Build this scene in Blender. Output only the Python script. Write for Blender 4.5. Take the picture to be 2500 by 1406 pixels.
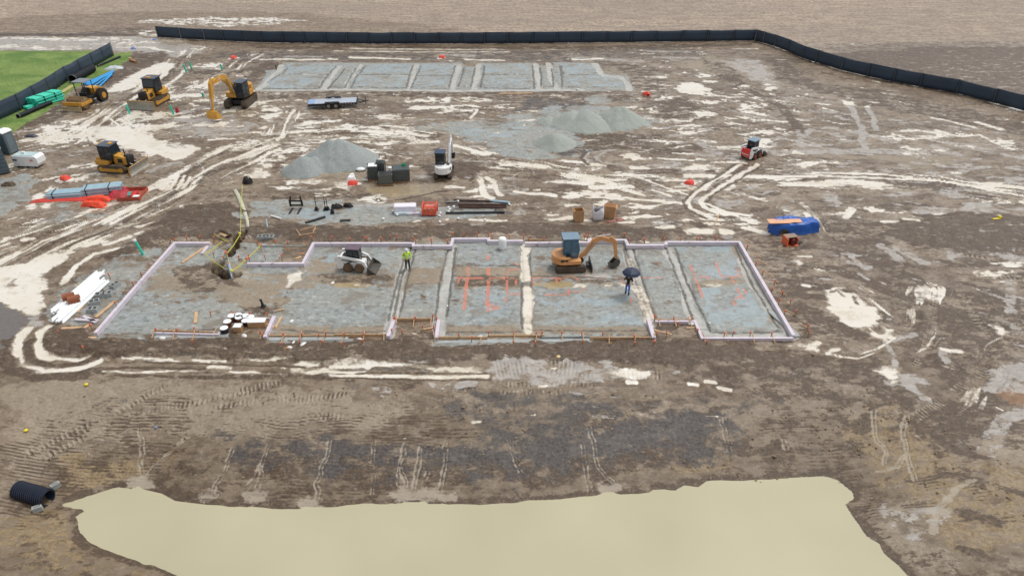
import bpy, bmesh, math, random
import numpy as np
from mathutils import Vector, Matrix, Euler
random.seed(7)
R = math.radians
for o in list(bpy.data.objects): bpy.data.objects.remove(o)
scene = bpy.context.scene
COL = scene.collection

# ------------------------------------------------------------------ camera, sky, sun, exposure
F, CX, CY, H, PITCH = 1690.0, 1250.0, 703.0, 26.0, R(32.5)      # photo is 2500 x 1406
cam = bpy.data.cameras.new('camera'); cam.sensor_width = 36; cam.lens = 36*F/2500
cam.clip_start = 0.5; cam.clip_end = 6000
camo = bpy.data.objects.new('camera', cam); COL.objects.link(camo)
camo.location = (0, 0, H); camo.rotation_euler = (math.pi/2-PITCH, 0, 0)
scene.camera = camo

world = bpy.data.worlds.new('World'); scene.world = world; world.use_nodes = True
wn = world.node_tree; wn.nodes.clear()
sky = wn.nodes.new('ShaderNodeTexSky'); sky.sky_type = 'NISHITA'; sky.sun_disc = False
sky.sun_elevation = R(66); sky.sun_rotation = R(55); sky.dust_density = 3; sky.air_density = 1.0; sky.ozone_density = 1.0
hs = wn.nodes.new('ShaderNodeHueSaturation'); hs.inputs['Saturation'].default_value = 0.16
bg = wn.nodes.new('ShaderNodeBackground'); bg.inputs[1].default_value = 0.145
wo = wn.nodes.new('ShaderNodeOutputWorld')
wn.links.new(sky.outputs[0], hs.inputs['Color']); wn.links.new(hs.outputs[0], bg.inputs[0]); wn.links.new(bg.outputs[0], wo.inputs[0])
sl = bpy.data.lights.new('sun', 'SUN'); sl.energy = 1.25; sl.angle = R(16); sl.color = (1.0, 0.97, 0.93)
so = bpy.data.objects.new('sun', sl); COL.objects.link(so)
so.rotation_euler = (R(-14), R(20), 0)
scene.view_settings.view_transform = 'Standard'; scene.view_settings.look = 'None'
scene.view_settings.exposure = 0.03; scene.view_settings.gamma = 1.0
scene.render.resolution_x = 1024; scene.render.resolution_y = 575

cp, sp_ = math.cos(PITCH), math.sin(PITCH)
def Wz(px, py, z=0.0):
    dx, dy = (px-CX)/F, (CY-py)/F
    d = (dx, cp+dy*sp_, -sp_+dy*cp)
    t = (z-H)/d[2] if d[2] < -1e-3 else 3000.0
    return (d[0]*t, d[1]*t, z)

# ------------------------------------------------------------------ numpy noise
def _hash(ix, iy, seed):
    h = (ix.astype(np.int64)*374761393 + iy.astype(np.int64)*668265263 + seed*974634777) & 0xFFFFFFFF
    h = ((h ^ (h >> 13))*1274126177) & 0xFFFFFFFF
    return ((h ^ (h >> 16)) & 0xFFFF).astype(np.float32)/65535.0
def vnoise(x, y, seed=0):
    ix = np.floor(x); iy = np.floor(y); fx = (x-ix).astype(np.float32); fy = (y-iy).astype(np.float32)
    ix = ix.astype(np.int64); iy = iy.astype(np.int64)
    fx = fx*fx*(3-2*fx); fy = fy*fy*(3-2*fy)
    a = _hash(ix, iy, seed); b = _hash(ix+1, iy, seed); c = _hash(ix, iy+1, seed); d = _hash(ix+1, iy+1, seed)
    return (a*(1-fx)+b*fx)*(1-fy)+(c*(1-fx)+d*fx)*fy
def fbm(x, y, octv=4, seed=0, gain=0.5):
    s = 0; a = 1.0; t = 0
    for i in range(octv):
        ca, sa = math.cos(i*1.3), math.sin(i*1.3)
        k = 2.03**i
        s = s + a*vnoise((x*ca-y*sa)*k+17.3*i, (x*sa+y*ca)*k-9.1*i, seed+i); t += a; a *= gain
    return s/t
def fbma(x, y, octv=3, seed=0, gain=0.55):          # keeps its axes, for stretched streaks
    s = 0; a = 1.0; t = 0
    for i in range(octv):
        k = 2.07**i
        s = s + a*vnoise(x*k+11.3*i, y*k-7.7*i, seed+i); t += a; a *= gain
    return s/t
def sstep(a, b, x):
    t = np.clip((x-a)/(b-a), 0, 1); return t*t*(3-2*t)

def seg_info(x, y, pts):
    """distance, signed across, along for an open polyline"""
    best = np.full(x.shape, 1e9, np.float32); cr = np.zeros_like(best); al = np.zeros_like(best); acc = 0.0
    for (ax, ay), (bx, by) in zip(pts[:-1], pts[1:]):
        ex, ey = bx-ax, by-ay; L = math.hypot(ex, ey) or 1e-6
        t = np.clip(((x-ax)*ex+(y-ay)*ey)/(L*L), 0, 1)
        dx = x-(ax+ex*t); dy = y-(ay+ey*t); d = np.sqrt(dx*dx+dy*dy)
        m = d < best
        best = np.where(m, d, best)
        cr = np.where(m, np.sign(ex*(y-ay)-ey*(x-ax))*d, cr)
        al = np.where(m, acc+t*L, al); acc += L
    return best, cr, al
def poly_sdf(x, y, pts):
    """signed distance, negative inside"""
    best = np.full(x.shape, 1e9, np.float32); inside = np.zeros(x.shape, bool); n = len(pts)
    for i in range(n):
        ax, ay = pts[i]; bx, by = pts[(i+1) % n]
        ex, ey = bx-ax, by-ay; L2 = ex*ex+ey*ey or 1e-9
        t = np.clip(((x-ax)*ex+(y-ay)*ey)/L2, 0, 1)
        dx = x-(ax+ex*t); dy = y-(ay+ey*t); best = np.minimum(best, dx*dx+dy*dy)
        if by != ay:
            c = ((ay > y) != (by > y)) & (x < (bx-ax)*(y-ay)/(by-ay)+ax); inside ^= c
    d = np.sqrt(best)
    return np.where(inside, -d, d)

# ------------------------------------------------------------------ terrain base (the basin with the pond)
ZP = -1.4
POND_PX = [(150,1232),(202,1214),(289,1190),(318,1197),(346,1190),(384,1185),(404,1199),(450,1209),(485,1226),(563,1235),(693,1241),(754,1240),(799,1237),(885,1228),(953,1229),(1038,1229),(1180,1231),(1237,1226),(1340,1218),(1470,1208),(1584,1201),(1601,1191),(1650,1196),(1670,1183),(1727,1173),(1826,1174),(1926,1167),(2009,1161),(2045,1172),(2081,1202),(2084,1217),(2063,1231),(2088,1267),(2117,1307),(2149,1328),(2160,1350),(2196,1382),(2235,1420),(2200,1560),(1800,1660),(1100,1660),(620,1540),(433,1406),(375,1378),(332,1367),(274,1349),(248,1341),(208,1320),(196,1300),(185,1260),(208,1246)]
POND = [Wz(a, b, ZP)[:2] for a, b in POND_PX]
def zbase(x, y):
    x = np.asarray(x, np.float32); y = np.asarray(y, np.float32)
    z = np.zeros(x.shape, np.float32)
    m = (y < 36) & (y > -5) & (np.abs(x) < 45)
    if m.any():
        d = poly_sdf(x[m], y[m], POND)
        s = np.clip(d/8.0, 0, 1)
        zo = ZP*(1-s)**1.5
        zi = ZP-0.5*np.clip(-d/2.0, 0, 1)
        z[m] = np.where(d > 0, zo, zi)
    return z
def W(px, py):
    z = 0.0
    for _ in range(12):
        p = Wz(px, py, z)
        if p[1] > 37: return Wz(px, py, 0.0)
        z = 0.5*z+0.5*float(zbase(np.array([p[0]]), np.array([p[1]]))[0])
    p = Wz(px, py, z); return p
# ------------------------------------------------------------------ ground sheet: mud, gravel, puddles, ruts, grass, field
def P(kind, noise, amt, *pts): return ('P', kind, noise, amt, pts)
def L(kind, w, amt, *pts): return ('L', kind, w, amt, pts)
def C(w, amt, *pts): return ('C', '', w, amt, pts)
def T(w, amt, pudd, *pts): return ('T', '', w, (amt, pudd), pts)
FEAT = [
 # field, dark ground beyond fence, grass
 P('field',.6,1,(-9000,84),(0,82),(200,80),(340,64),(385,84),(600,104),(1240,106),(1840,98),(1962,105),(2474,99),(2500,97),(9000,95),(9000,-330),(-9000,-330)),
 P('dark',1.5,.55,(-3000,55),(0,45),(150,35),(300,30),(500,28),(700,30),(900,50),(1100,70),(1180,100),(900,104),(600,103),(385,84),(0,84),(-3000,84)),
  P('dark',1.2,1,(2003,130),(2154,125),(2244,117),(2500,114),(5000,110),(6000,600),(2500,262),(2300,222),(2100,182)),
 P('silt',2.5,.35,(2250,165),(2360,150),(2520,150),(2700,260),(2500,250),(2350,215)),
 P('grass',.25,1,(-4000,127),(0,125),(245,125),(283,131),(323,126),(318,142),(288,163),(240,190),(192,212),(165,228),(150,245),(100,283),(60,305),(25,328),(-10,348),(-4000,2400)),
 P('pale',1.2,.8,(-3000,92),(0,91),(340,88),(420,100),(500,120),(380,135),(320,124),(0,122),(-3000,124)),
 L('dark',1.6,1,(-400,84),(0,84),(150,87),(240,87),(330,86)), L('black',.8,.6,(-400,83),(0,82),(90,84),(300,84)),
 P('pud',.8,1,(-500,92),(0,92),(140,90),(300,92),(290,99),(180,102),(60,97),(-500,98)),
 P('pud',1.0,.9,(-300,113),(0,112),(60,110),(240,114),(250,121),(0,119),(-300,119)), P('pud',.8,.9,(210,108),(320,96),(390,104),(330,112),(250,112)),
 P('pud',1.3,1,(295,57),(400,46),(520,41),(640,44),(760,50),(640,60),(560,66),(420,62)), P('pud',1.2,1,(330,78),(382,72),(388,92),(350,94)),
 P('silt',.6,1,(382,96),(440,94),(470,104),(420,109),(390,104)), P('pud',.3,.5,(390,97),(435,96),(455,103),(410,105)),
 L('pud',.9,.9,(290,116),(370,116),(420,128)), P('pale',1,.9,(380,112),(470,108),(500,125),(420,140),(390,128)),
 P('pud',.9,.9,(440,112),(500,110),(515,122),(470,126)),
 # road curve at left
 P('dark',.8,.8,(300,140),(330,125),(400,125),(410,140),(350,168),(290,195),(240,215),(200,240),(140,290),(60,330),(30,360),(0,370),(0,350),(60,305),(150,247),(230,205),(290,165)),
 P('pud',.4,1,(255,226),(290,200),(345,172),(400,152),(430,155),(420,170),(385,182),(330,212),(290,226)),
 T(7,1,.42,(470,112),(445,135),(400,185),(330,235),(270,280),(215,322),(170,350)),
 L('pud',.35,1,(278,272),(240,305),(205,335),(188,350)), L('pud',.35,1,(258,285),(235,315),(216,332),(232,348),(262,356)),
 L('pud',.35,.9,(268,290),(300,310),(340,320),(365,326)), L('pud',.3,.9,(295,292),(330,308),(380,318)),
 P('pud',.9,1,(92,312),(130,300),(180,296),(192,318),(165,345),(108,350)),
 P('pud',.48,1,(232,335),(245,308),(300,303),(345,322),(400,345),(440,352),(490,360),(470,378),(430,392),(395,380),(330,372),(270,352)),
 P('pud',.9,.9,(290,305),(370,300),(420,330),(340,330)), P('dark',.5,.6,(400,345),(450,350),(470,362),(420,358)),
 P('pud',1,.9,(500,300),(560,296),(580,306),(520,316)), P('pale',2,.6,(430,290),(600,290),(620,330),(560,350),(450,330)),
 P('pud',.8,.9,(425,170),(480,158),(560,150),(540,170),(450,180)), P('dark',.6,.9,(455,172),(500,170),(560,176),(620,165),(600,180),(540,186),(480,182)),
 P('pud',.5,.9,(480,208),(530,196),(520,215),(440,228)), P('pud',.6,.9,(415,228),(462,234),(455,246),(420,244)),
 P('pud',.4,.9,(465,252),(490,256),(472,268)), P('pud',.7,1,(632,268),(648,258),(682,262),(692,278),(664,291),(640,288)),
 T(5,.8,.55,(640,120),(560,170),(500,205),(440,235)),
 P('dark',.8,.7,(620,150),(680,155),(690,165),(640,180),(610,225),(560,230),(590,180)),
 P('dark',.6,.55,(625,224),(1550,224),(1620,240),(1540,250),(1000,238),(800,236),(640,246)),
 # behind rear slab
 P('dark',.5,.7,(620,114),(900,112),(1240,116),(1600,110),(1840,106),(1840,112),(1500,122),(640,120)),
 P('black',1.5,.3,(520,128),(1700,118),(1750,130),(1650,140),(1300,150),(660,150),(520,140)),
 L('silt',.9,.9,(840,119),(1000,121),(1240,121)), L('pud',.7,.75,(820,125),(1000,127),(1240,128)), L('pud',.5,.9,(855,119),(1050,121),(1230,121)),
 L('pud',.8,1,(640,145),(720,146),(790,147)), L('pud',.9,1,(806,144),(820,145)), L('pud',1,1,(860,142),(930,143),(995,145)), L('pale',1.0,.9,(700,138),(780,138)), L('pale',1.2,.9,(1080,134),(1150,138)),
 L('pud',.6,1,(1140,146),(1230,147)), L('pud',.8,1,(1402,144),(1425,145),(1470,143)), L('pale',1.5,.7,(1400,140),(1470,145),(1560,150)), L('pale',1.3,.8,(1590,127),(1680,127)), L('pud',.8,.7,(1790,120),(1850,120)), L('pale',1.5,.8,(1600,140),(1700,142)),
 # rear slab
 P('grav',.18,1,(690,154),(1128,154),(1130,163),(1166,163),(1168,154),(1310,155),(1314,161),(1352,161),(1352,153),(1462,155),(1475,181),(1530,182),(1548,222),(1400,222),(1200,224),(622,221),(652,180),(648,173),(685,169)),
 P('wet',.5,.8,(700,157),(820,160),(800,178),(690,180)), P('wet',.8,.8,(650,190),(780,185),(740,215),(650,215)),
 P('wet',.7,.9,(880,158),(1010,158),(1000,176),(870,178)), P('wet',.7,.8,(870,186),(1000,188),(985,212),(860,212)),
 P('wet',.6,.8,(1020,160),(1110,160),(1100,180),(1010,180)), P('wet',.7,.7,(1010,188),(1095,188),(1085,212),(1000,212)),
 P('wet',.5,.8,(1180,158),(1290,158),(1290,178),(1180,178)), P('wet',.6,.5,(1180,186),(1290,186),(1290,208),(1180,208)),
 P('wet',.25,1,(1368,156),(1448,156),(1456,178),(1440,181),(1380,181)), P('wet',.25,1,(1380,186),(1450,185),(1500,186),(1520,210),(1400,212)),
 L('stp',.8,1,(1340,157),(1345,190),(1362,218)), L('stp',.8,1,(1308,158),(1312,190),(1316,220)), L('stp',.8,1,(830,162),(808,190),(786,219)), L('stp',.6,1,(880,158),(850,200),(842,219)),
 L('stp',.7,.9,(1018,158),(1010,180),(998,218)), L('stp',.8,1,(1122,160),(1112,190),(1105,219)), L('stp',.8,1,(1172,158),(1165,190),(1158,218)), L('stp',.7,1,(640,220),(900,220),(1200,222),(1420,220)), L('stp',.6,.8,(700,180),(800,184)), L('stp',.6,.7,(870,183),(1000,184)),
 L('stp',.9,1,(1452,156),(1465,180),(1475,184),(1520,186),(1540,220)), L('stp',.8,1,(690,160),(665,190),(630,218)),
] + [L('line',.26,.8,*q) for q in [((820,162),(796,188),(778,216)),((843,166),(822,192),(800,216)),((870,166),(850,195),(840,214)),((893,160),(868,190),(857,214)),
   ((1008,158),(1000,180),(990,216)),((1028,160),(1014,190),(1002,216)),((1112,160),(1102,190),(1096,214)),((1133,165),(1126,190),(1118,212)),((1160,165),(1154,190),(1150,212)),((1182,160),(1178,190),(1172,214)),
   ((1300,160),(1302,190),(1304,216)),((1318,165),(1322,190),(1320,212)),((1346,166),(1350,190),(1352,210)),((1366,160),(1372,188),(1372,212)),
   ((640,216),(700,217),(776,217)),((800,213),(838,213)),((858,213),(990,215)),((1003,215),(1095,216)),((1118,212),(1150,212)),((1174,214),(1302,217)),((1322,212),(1350,211)),((1380,214),(1440,213),(1520,214)),
   ((690,180),(800,182)),((880,182),(1000,183)),((1020,184),(1100,184)),((1180,182),(1295,183)),((1372,181),(1420,183),(1448,181),(1455,176)),((1372,160),(1368,170),(1376,180)),((700,166),(690,178),(652,200))]] + [
 P('grav',.5,.95,(1430,240),(1455,231),(1480,235),(1495,248),(1460,256),(1436,252)),
 # gravel round rear piles
 P('grav',1.6,.9,(1090,315),(1200,296),(1290,283),(1340,264),(1480,258),(1580,298),(1540,318),(1420,322),(1430,355),(1380,372),(1290,380),(1190,362),(1110,338)),
 P('wet',1.4,.6,(1110,310),(1230,305),(1330,300),(1300,330),(1200,340),(1130,330)), P('grav',1.6,.55,(1000,290),(1120,300),(1100,330),(1020,320)),
 P('black',1.2,.45,(1290,235),(1440,262),(1300,270),(1240,280)), P('dark',1.2,.7,(1420,330),(1500,322),(1620,330),(1600,370),(1480,360),(1400,372)),
 P('black',1,.5,(1340,362),(1400,358),(1420,372),(1360,380)), P('pud',.8,.9,(1265,293),(1310,290),(1330,308),(1280,312)), P('wet',.5,.9,(1510,312),(1580,300),(1590,308),(1530,318)),
 P('dark',1,.8,(1590,240),(1650,238),(1720,262),(1700,290),(1640,300),(1600,290)), P('dark',.8,.9,(1721,151),(1778,156),(1816,195),(1829,212),(1778,197),(1742,179)),
 P('dark',.8,.5,(1480,150),(1600,165),(1640,240),(1560,240),(1540,190)),
 P('pud',.45,1,(1650,220),(1660,205),(1685,200),(1701,202),(1714,212),(1736,218),(1714,230),(1675,229),(1655,228)), P('pud',.6,1,(1698,168),(1715,178),(1740,188),(1712,192)),
 P('silt',1.2,.6,(1640,150),(1760,145),(1850,150),(1890,170),(1900,215),(1850,195),(1700,180)), P('pale',1.5,.7,(1770,150),(1850,150),(1880,170),(1895,215),(1850,195),(1810,175)),
 P('pud',.6,1,(1870,205),(1895,212),(1902,228),(1880,232),(1862,222)), P('pud',.7,1,(1785,215),(1820,210),(1855,232),(1815,230)), P('pud',.6,1,(1715,192),(1755,195),(1752,203),(1720,202)),
 P('pud',1.0,1,(1798,243),(1813,271),(1842,295),(1855,284),(1836,256)), P('pud',.7,1,(1824,318),(1850,312),(1885,320),(1880,333),(1840,331)), P('pud',.5,1,(1562,264),(1575,270),(1600,260),(1615,275),(1590,278)),
 P('pud',.5,1,(1822,338),(1840,336),(1860,340),(1856,350),(1830,352)), P('pud',.5,.9,(1860,250),(1885,262),(1880,275),(1862,268)), P('pud',.8,.9,(1590,222),(1640,236),(1600,244)),
 L('dark',1.2,.8,(1820,215),(1870,240),(1910,265),(1940,300),(1955,330)), P('dark',1,.7,(1860,135),(1920,150),(1990,200),(2050,225),(2010,235),(1950,210),(1900,190)),
 P('dark',1.2,.5,(2000,205),(2120,215),(2300,250),(2500,300),(2700,350),(2600,360),(2300,290),(2100,260)),
 P('pud',.3,1,(2058,246),(2085,250),(2088,258),(2066,260)), P('pud',.3,1,(2105,261),(2125,256),(2124,263)), P('pud',.3,.9,(2118,248),(2148,250),(2135,253)),
 L('pale',.7,1,(2074,258),(2080,270),(2098,307),(2111,350),(2118,366)), L('pale',.6,1,(2119,266),(2132,290),(2142,317)), L('pale',.8,.8,(1950,320),(1951,350),(1960,360)), L('pale',.8,.8,(1955,335),(1985,315)),
 P('pud',1.2,.75,(2120,330),(2160,328),(2210,310),(2290,318),(2340,332),(2280,340),(2225,352),(2300,382),(2220,375),(2180,345)),
 L('pud',.7,.75,(2290,320),(2340,334),(2390,330),(2420,345),(2470,365)), L('pale',1.3,.9,(1900,372),(2000,370),(2120,372),(2250,374)), P('pud',.8,.7,(2205,368),(2270,372),(2300,388),(2230,396)), P('silt',1.5,.6,(2020,375),(2300,378),(2500,395),(2300,405),(2050,395)),
 L('pud',.6,.8,(2280,288),(2330,300),(2380,312)), L('pud',.8,.8,(2390,300),(2440,315)), P('pud',.7,.8,(2420,332),(2470,340),(2500,380),(2450,362)),
 # middle road, streaks
 T(6,1,.4,(1120,395),(1300,418),(1500,428),(1750,430),(2000,432),(2200,440),(2400,465),(2700,500)),
 T(5,.9,.45,(1100,350),(1200,385),(1300,405),(1400,425),(1560,455),(1680,490)),
 T(6,.9,.5,(560,350),(700,330),(850,325),(1000,330),(1120,350)),
 T(4,.9,.35,(700,250),(690,290),(670,340),(660,370)),
 L('pud',.55,1,(1675,428),(1780,429),(1990,432)), L('pud',.4,1,(1990,428),(2130,433),(2250,440)), L('pud',.4,.9,(2380,458),(2480,474)), P('pud',.4,.9,(2385,455),(2430,448),(2450,458)),
 L('pud',.6,1,(1417,437),(1524,438)), L('pud',.8,.9,(1400,446),(1445,448)), L('pud',.9,.9,(1445,457),(1542,456)), L('pud',.7,1,(1547,410),(1578,411)), P('pud',.4,1,(1668,413),(1695,402),(1720,404),(1737,416)),
 L('pud',1,1,(1268,401),(1322,411)), L('pud',.6,1,(1263,466),(1290,473),(1350,477)), L('pud',.6,1,(1350,536),(1396,531)), L('pud',.5,1,(1512,542),(1542,543)), L('pud',.6,1,(1609,555),(1644,554)),
 P('pud',.3,1,(1668,562),(1690,557),(1742,562),(1735,571),(1680,570)), P('pud',.35,1,(1757,557),(1780,560),(1803,568),(1765,573)), L('pud',.6,1,(1824,556),(1845,562),(1875,570)),
 L('pud',.4,1,(1540,486),(1621,490)), L('pud',.3,1,(1590,462),(1637,479)), P('pud',1,.8,(1740,435),(1800,430),(1820,450),(1760,462)), P('pud',1,.8,(1400,480),(1460,470),(1470,480)), L('pud',.35,1,(1555,430),(1620,455),(1690,480)),
 L('pud',.42,1,(1805,402),(1740,442),(1700,470),(1678,492),(1684,508),(1735,530)), L('pud',.42,1,(1850,402),(1780,442),(1738,470),(1712,492),(1718,506),(1750,520),(1800,525)), L('pud',.35,1,(1720,495),(1770,515),(1830,525)),
 L('dark',.3,1,(1795,402),(1730,442),(1690,470),(1668,492),(1676,510),(1725,532)), L('dark',.3,1,(1862,402),(1795,442),(1748,470),(1724,492)), L('dark',.3,1,(1830,398),(1765,442),(1722,470)),
 L('pale',.35,1,(1500,366),(1440,372),(1428,385),(1448,400)), L('pale',.35,1,(1478,370),(1456,385),(1470,398),(1545,405)), L('dark',.3,1,(1495,362),(1430,370),(1418,386),(1438,402)),
 P('pud',.8,.9,(1790,525),(1850,520),(1850,550),(1800,545)), T(3,.8,.4,(1950,475),(1990,520),(2040,590),(2080,650)),
 P('silt',.25,1,(1955,496),(1966,498),(1998,528),(1994,533)), L('pud',.6,.5,(1958,496),(1996,530)),
 P('pale',.8,.9,(2000,475),(2060,490),(2050,510),(2010,490)), L('pud',.6,.9,(2085,512),(2065,532)), L('pud',.5,.9,(2160,542),(2190,543)), L('pud',.4,.9,(2210,535),(2240,538)),
 P('dark',.9,1,(2150,556),(2230,532),(2350,522),(2500,526),(2900,530),(2900,640),(2500,628),(2300,612),(2210,600)), P('dark',1.5,.5,(1980,520),(2150,560),(2260,650),(2250,720),(2150,700),(2050,620)),
 P('black',.6,.15,(2000,560),(2080,650),(2100,690),(2020,600)),
 P('pud',1.0,.95,(1195,396),(1245,400),(1240,408),(1200,404)), L('pud',.8,1,(1112,357),(1150,365),(1190,376)), P('pud',.5,1,(985,382),(1015,384),(1012,392),(988,392)), L('pud',.8,.9,(970,320),(1045,331)),
 P('pud',.7,1,(825,318),(860,308),(930,306),(940,320),(880,327)), L('pud',.7,1,(1172,432),(1178,458),(1185,476),(1202,483)), L('pud',.6,.9,(1190,432),(1208,442)), L('pud',.6,.9,(1208,448),(1212,462),(1224,476)), P('pud',.4,.9,(1130,470),(1165,464),(1172,474)),
 P('pud',.4,1,(1190,450),(1204,452),(1200,460),(1188,458)), P('pud',.5,1,(646,442),(660,452),(700,456),(800,452),(802,463),(700,460),(650,458)), P('pud',.35,1,(695,441),(800,436),(802,447),(700,450)),
 P('pud',.35,1,(812,445),(850,440),(868,450),(850,462),(822,458)), P('clear',.6,1,(910,455),(990,448),(1060,452),(1050,470),(950,480),(900,470)), P('silt',1,.8,(880,430),(1000,440),(1070,450),(1060,480),(940,490),(900,460)),
 P('silt',1,.6,(690,430),(820,420),(900,410),(900,450),(700,455)), P('pud',1.2,.8,(610,395),(680,380),(690,400),(640,430),(620,425)), P('dark',1,.7,(680,470),(760,465),(900,480),(940,490),(800,492),(700,488)),
 P('dark',1,.85,(1010,400),(1130,390),(1180,420),(1160,450),(1060,440)), L('dark',.25,1,(930,492),(1000,482),(1060,470),(1090,466)),
 P('pud',.7,.8,(870,482),(920,478),(925,492),(880,492)),
 P('pud',.5,.9,(985,241),(1010,238),(1037,242),(1030,252),(1000,250)), P('pud',.4,.9,(1045,238),(1066,240),(1060,250)), P('pud',.4,.9,(1072,241),(1098,239),(1096,249),(1080,248)), P('pud',.4,.8,(1107,240),(1125,241),(1118,246)), L('pud',.4,.9,(1150,288),(1165,268)),
 P('pud',1.2,.8,(1040,262),(1080,258),(1130,275),(1060,285)), P('pud',1.,.8,(1190,268),(1240,252),(1235,275)),
 # left road bundle
 T(7.5,1,.42,(-200,760),(0,665),(120,600),(250,548),(380,484),(480,432),(560,388),(640,355),(700,325)),
 T(4,.9,.35,(-150,640),(0,600),(120,560),(260,510),(360,470)),
 P('pud',.42,1,(-400,670),(0,655),(60,640),(120,622),(185,608),(150,640),(112,672),(104,720),(112,752),(80,770),(20,752),(0,745),(-400,760)), P('dark',.3,1,(10,695),(35,684),(42,690),(25,700)), P('dark',.3,1,(60,702),(68,699),(66,708)),
 P('asph',.4,1,(-400,740),(0,738),(30,752),(62,772),(58,798),(25,820),(5,838),(0,850),(-400,900)), P('pale',.5,.9,(62,768),(105,755),(110,790),(80,800)),
 L('pud',.75,1,(72,800),(45,828),(36,850),(52,888),(100,906),(180,902),(246,880)), L('pud',.7,1,(120,795),(100,808),(96,835),(108,862),(130,872)), L('pud',.3,.9,(130,872),(190,880),(226,868)),
 L('dark',.5,1,(80,830),(60,850),(75,880),(130,895),(200,888),(240,870)), L('dark',.8,1,(20,830),(15,860),(40,900),(100,918),(200,915),(250,900)), L('dark',.4,1,(120,830),(120,850),(150,865),(210,860),(240,850)),
 P('dark',.5,1,(110,835),(125,800),(160,790),(230,820),(330,830),(330,850),(250,862),(180,866),(125,855)),
 P('pud',.4,.9,(378,460),(390,440),(425,438),(420,455),(395,466)), L('pud',.35,1,(432,430),(415,462)), L('pud',.35,1,(448,430),(432,462)), L('pud',.35,1,(462,432),(446,460)), L('pud',.35,1,(490,430),(470,450)),
 P('pud',.5,.9,(105,455),(130,450),(145,462),(110,470)), P('pud',.4,.9,(74,478),(98,470),(106,482),(82,492)), P('pud',.4,.9,(64,500),(90,492),(86,510),(66,512)), P('pud',.4,.9,(100,495),(128,493),(122,508),(104,510)),
 P('clear',.3,1,(255,436),(290,434),(286,446),(258,446)), P('pud',.6,.5,(180,440),(255,436),(258,448),(190,452)), L('pud',.7,.9,(335,570),(390,558)), L('pud',.5,1,(155,690),(185,650),(230,620),(290,605),(330,600)), L('pud',.7,.9,(260,595),(312,578)),
 P('pud',.5,.9,(0,575),(28,577),(20,590),(0,590)), L('pud',.6,.9,(60,586),(82,583)), L('pud',.4,.8,(20,535),(38,530)),
 P('grav',1.2,.8,(-300,430),(0,434),(60,424),(92,444),(72,478),(42,508),(0,530),(-300,590)), P('grav',1,.35,(160,500),(260,510),(240,530),(100,560),(60,550)),
 # dark spoil round the foundation
 P('dark',.7,1,(330,578),(400,532),(470,497),(560,498),(604,520),(606,560),(606,580),(500,586),(420,584),(350,612),(290,650),(270,625)),
 P('dark',.5,.9,(600,556),(720,542),(900,556),(1100,545),(1300,546),(1500,550),(1650,562),(1640,584),(1430,580),(1100,578),(1000,590),(760,588),(600,580)),
 P('dark',.6,.5,(1640,560),(1900,590),(1960,640),(2000,760),(2020,860),(1960,830),(1830,590),(1640,582)),
 P('dark',.5,1,(180,848),(330,822),(640,828),(950,832),(1600,832),(1780,842),(2000,866),(2080,885),(2000,900),(1700,900),(1480,885),(1300,878),(1100,888),(900,880),(740,882),(600,872),(330,862)),
 P('dark',1.2,.5,(1500,890),(2100,880),(2250,950),(2150,1000),(1900,960),(1700,925)), P('dark',1.6,.6,(2200,700),(2400,800),(2500,850),(2600,1000),(2500,1050),(2350,1040),(2250,960),(2200,850)),
 P('dark',1.4,.6,(2050,1000),(2150,960),(2400,1050),(2420,1120),(2300,1150),(2200,1080)),
 P('grav',.5,.6,(100,770),(150,700),(260,640),(340,615),(400,605),(330,690),(240,790),(130,800)),
 # foundation pad
 P('grav',.2,.85,(426,592),(512,592),(600,645),(740,645),(765,595),(1008,595),(1106,588),(1277,590),(1530,592),(1626,592),(1805,592),(1938,818),(1715,818),(1697,780),(1590,780),(1597,824),(1065,824),(1071,780),(960,780),(946,820),(644,820),(670,772),(562,770),(532,812),(229,814)),
 P('silt',.9,.8,(395,650),(520,640),(600,660),(700,665),(780,640),(950,665),(965,690),(860,700),(700,700),(640,750),(520,735),(400,730),(340,720)), P('dark',.6,.55,(420,645),(520,640),(580,690),(500,720),(420,700)),
 P('dark',.4,.6,(780,668),(860,672),(960,665),(975,680),(940,700),(860,700),(780,690)), P('pud',.35,1,(702,668),(728,660),(745,665),(722,690),(700,708),(694,700)), P('clear',.3,1,(800,690),(860,688),(905,695),(880,704),(820,702)), P('pud',.3,.8,(860,692),(905,696),(890,702)),
 P('dark',.3,.8,(670,770),(690,745),(712,712),(700,710),(660,745),(600,755),(580,768)), P('silt',.3,.7,(560,700),(700,715),(690,750),(560,745)),
 P('grav',.15,1,(712,712),(950,702),(960,740),(940,795),(850,806),(690,800)), P('silt',.2,.8,(665,800),(680,792),(940,798),(945,816),(680,812)),
 P('grav',.2,1,(240,812),(330,760),(420,760),(560,768),(540,796),(420,805)), P('silt',.35,.8,(960,650),(1000,650),(1005,690),(1000,720),(970,720)), P('silt',.5,.7,(1010,650),(1080,655),(1070,690),(1000,690)),
 P('silt',.5,.8,(1120,650),(1270,650),(1265,700),(1115,700)), P('silt',.5,.6,(1390,665),(1500,660),(1520,680),(1400,685)), P('dark',.3,.7,(1110,672),(1270,674),(1270,698),(1110,700)), P('dark',.3,.6,(1300,676),(1480,680),(1540,682),(1540,694),(1300,690)),
 P('pud',.2,.9,(1400,690),(1430,692),(1428,700),(1398,700)), P('clear',.3,.9,(1300,690),(1400,688),(1400,702),(1310,702)), P('pud',.2,.9,(1475,692),(1495,690),(1492,701),(1478,698)), P('pud',.2,.9,(1512,692),(1530,692),(1560,700),(1558,712),(1535,706)), P('pale',.4,.9,(1440,672),(1480,668),(1485,680),(1450,682)),
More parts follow.
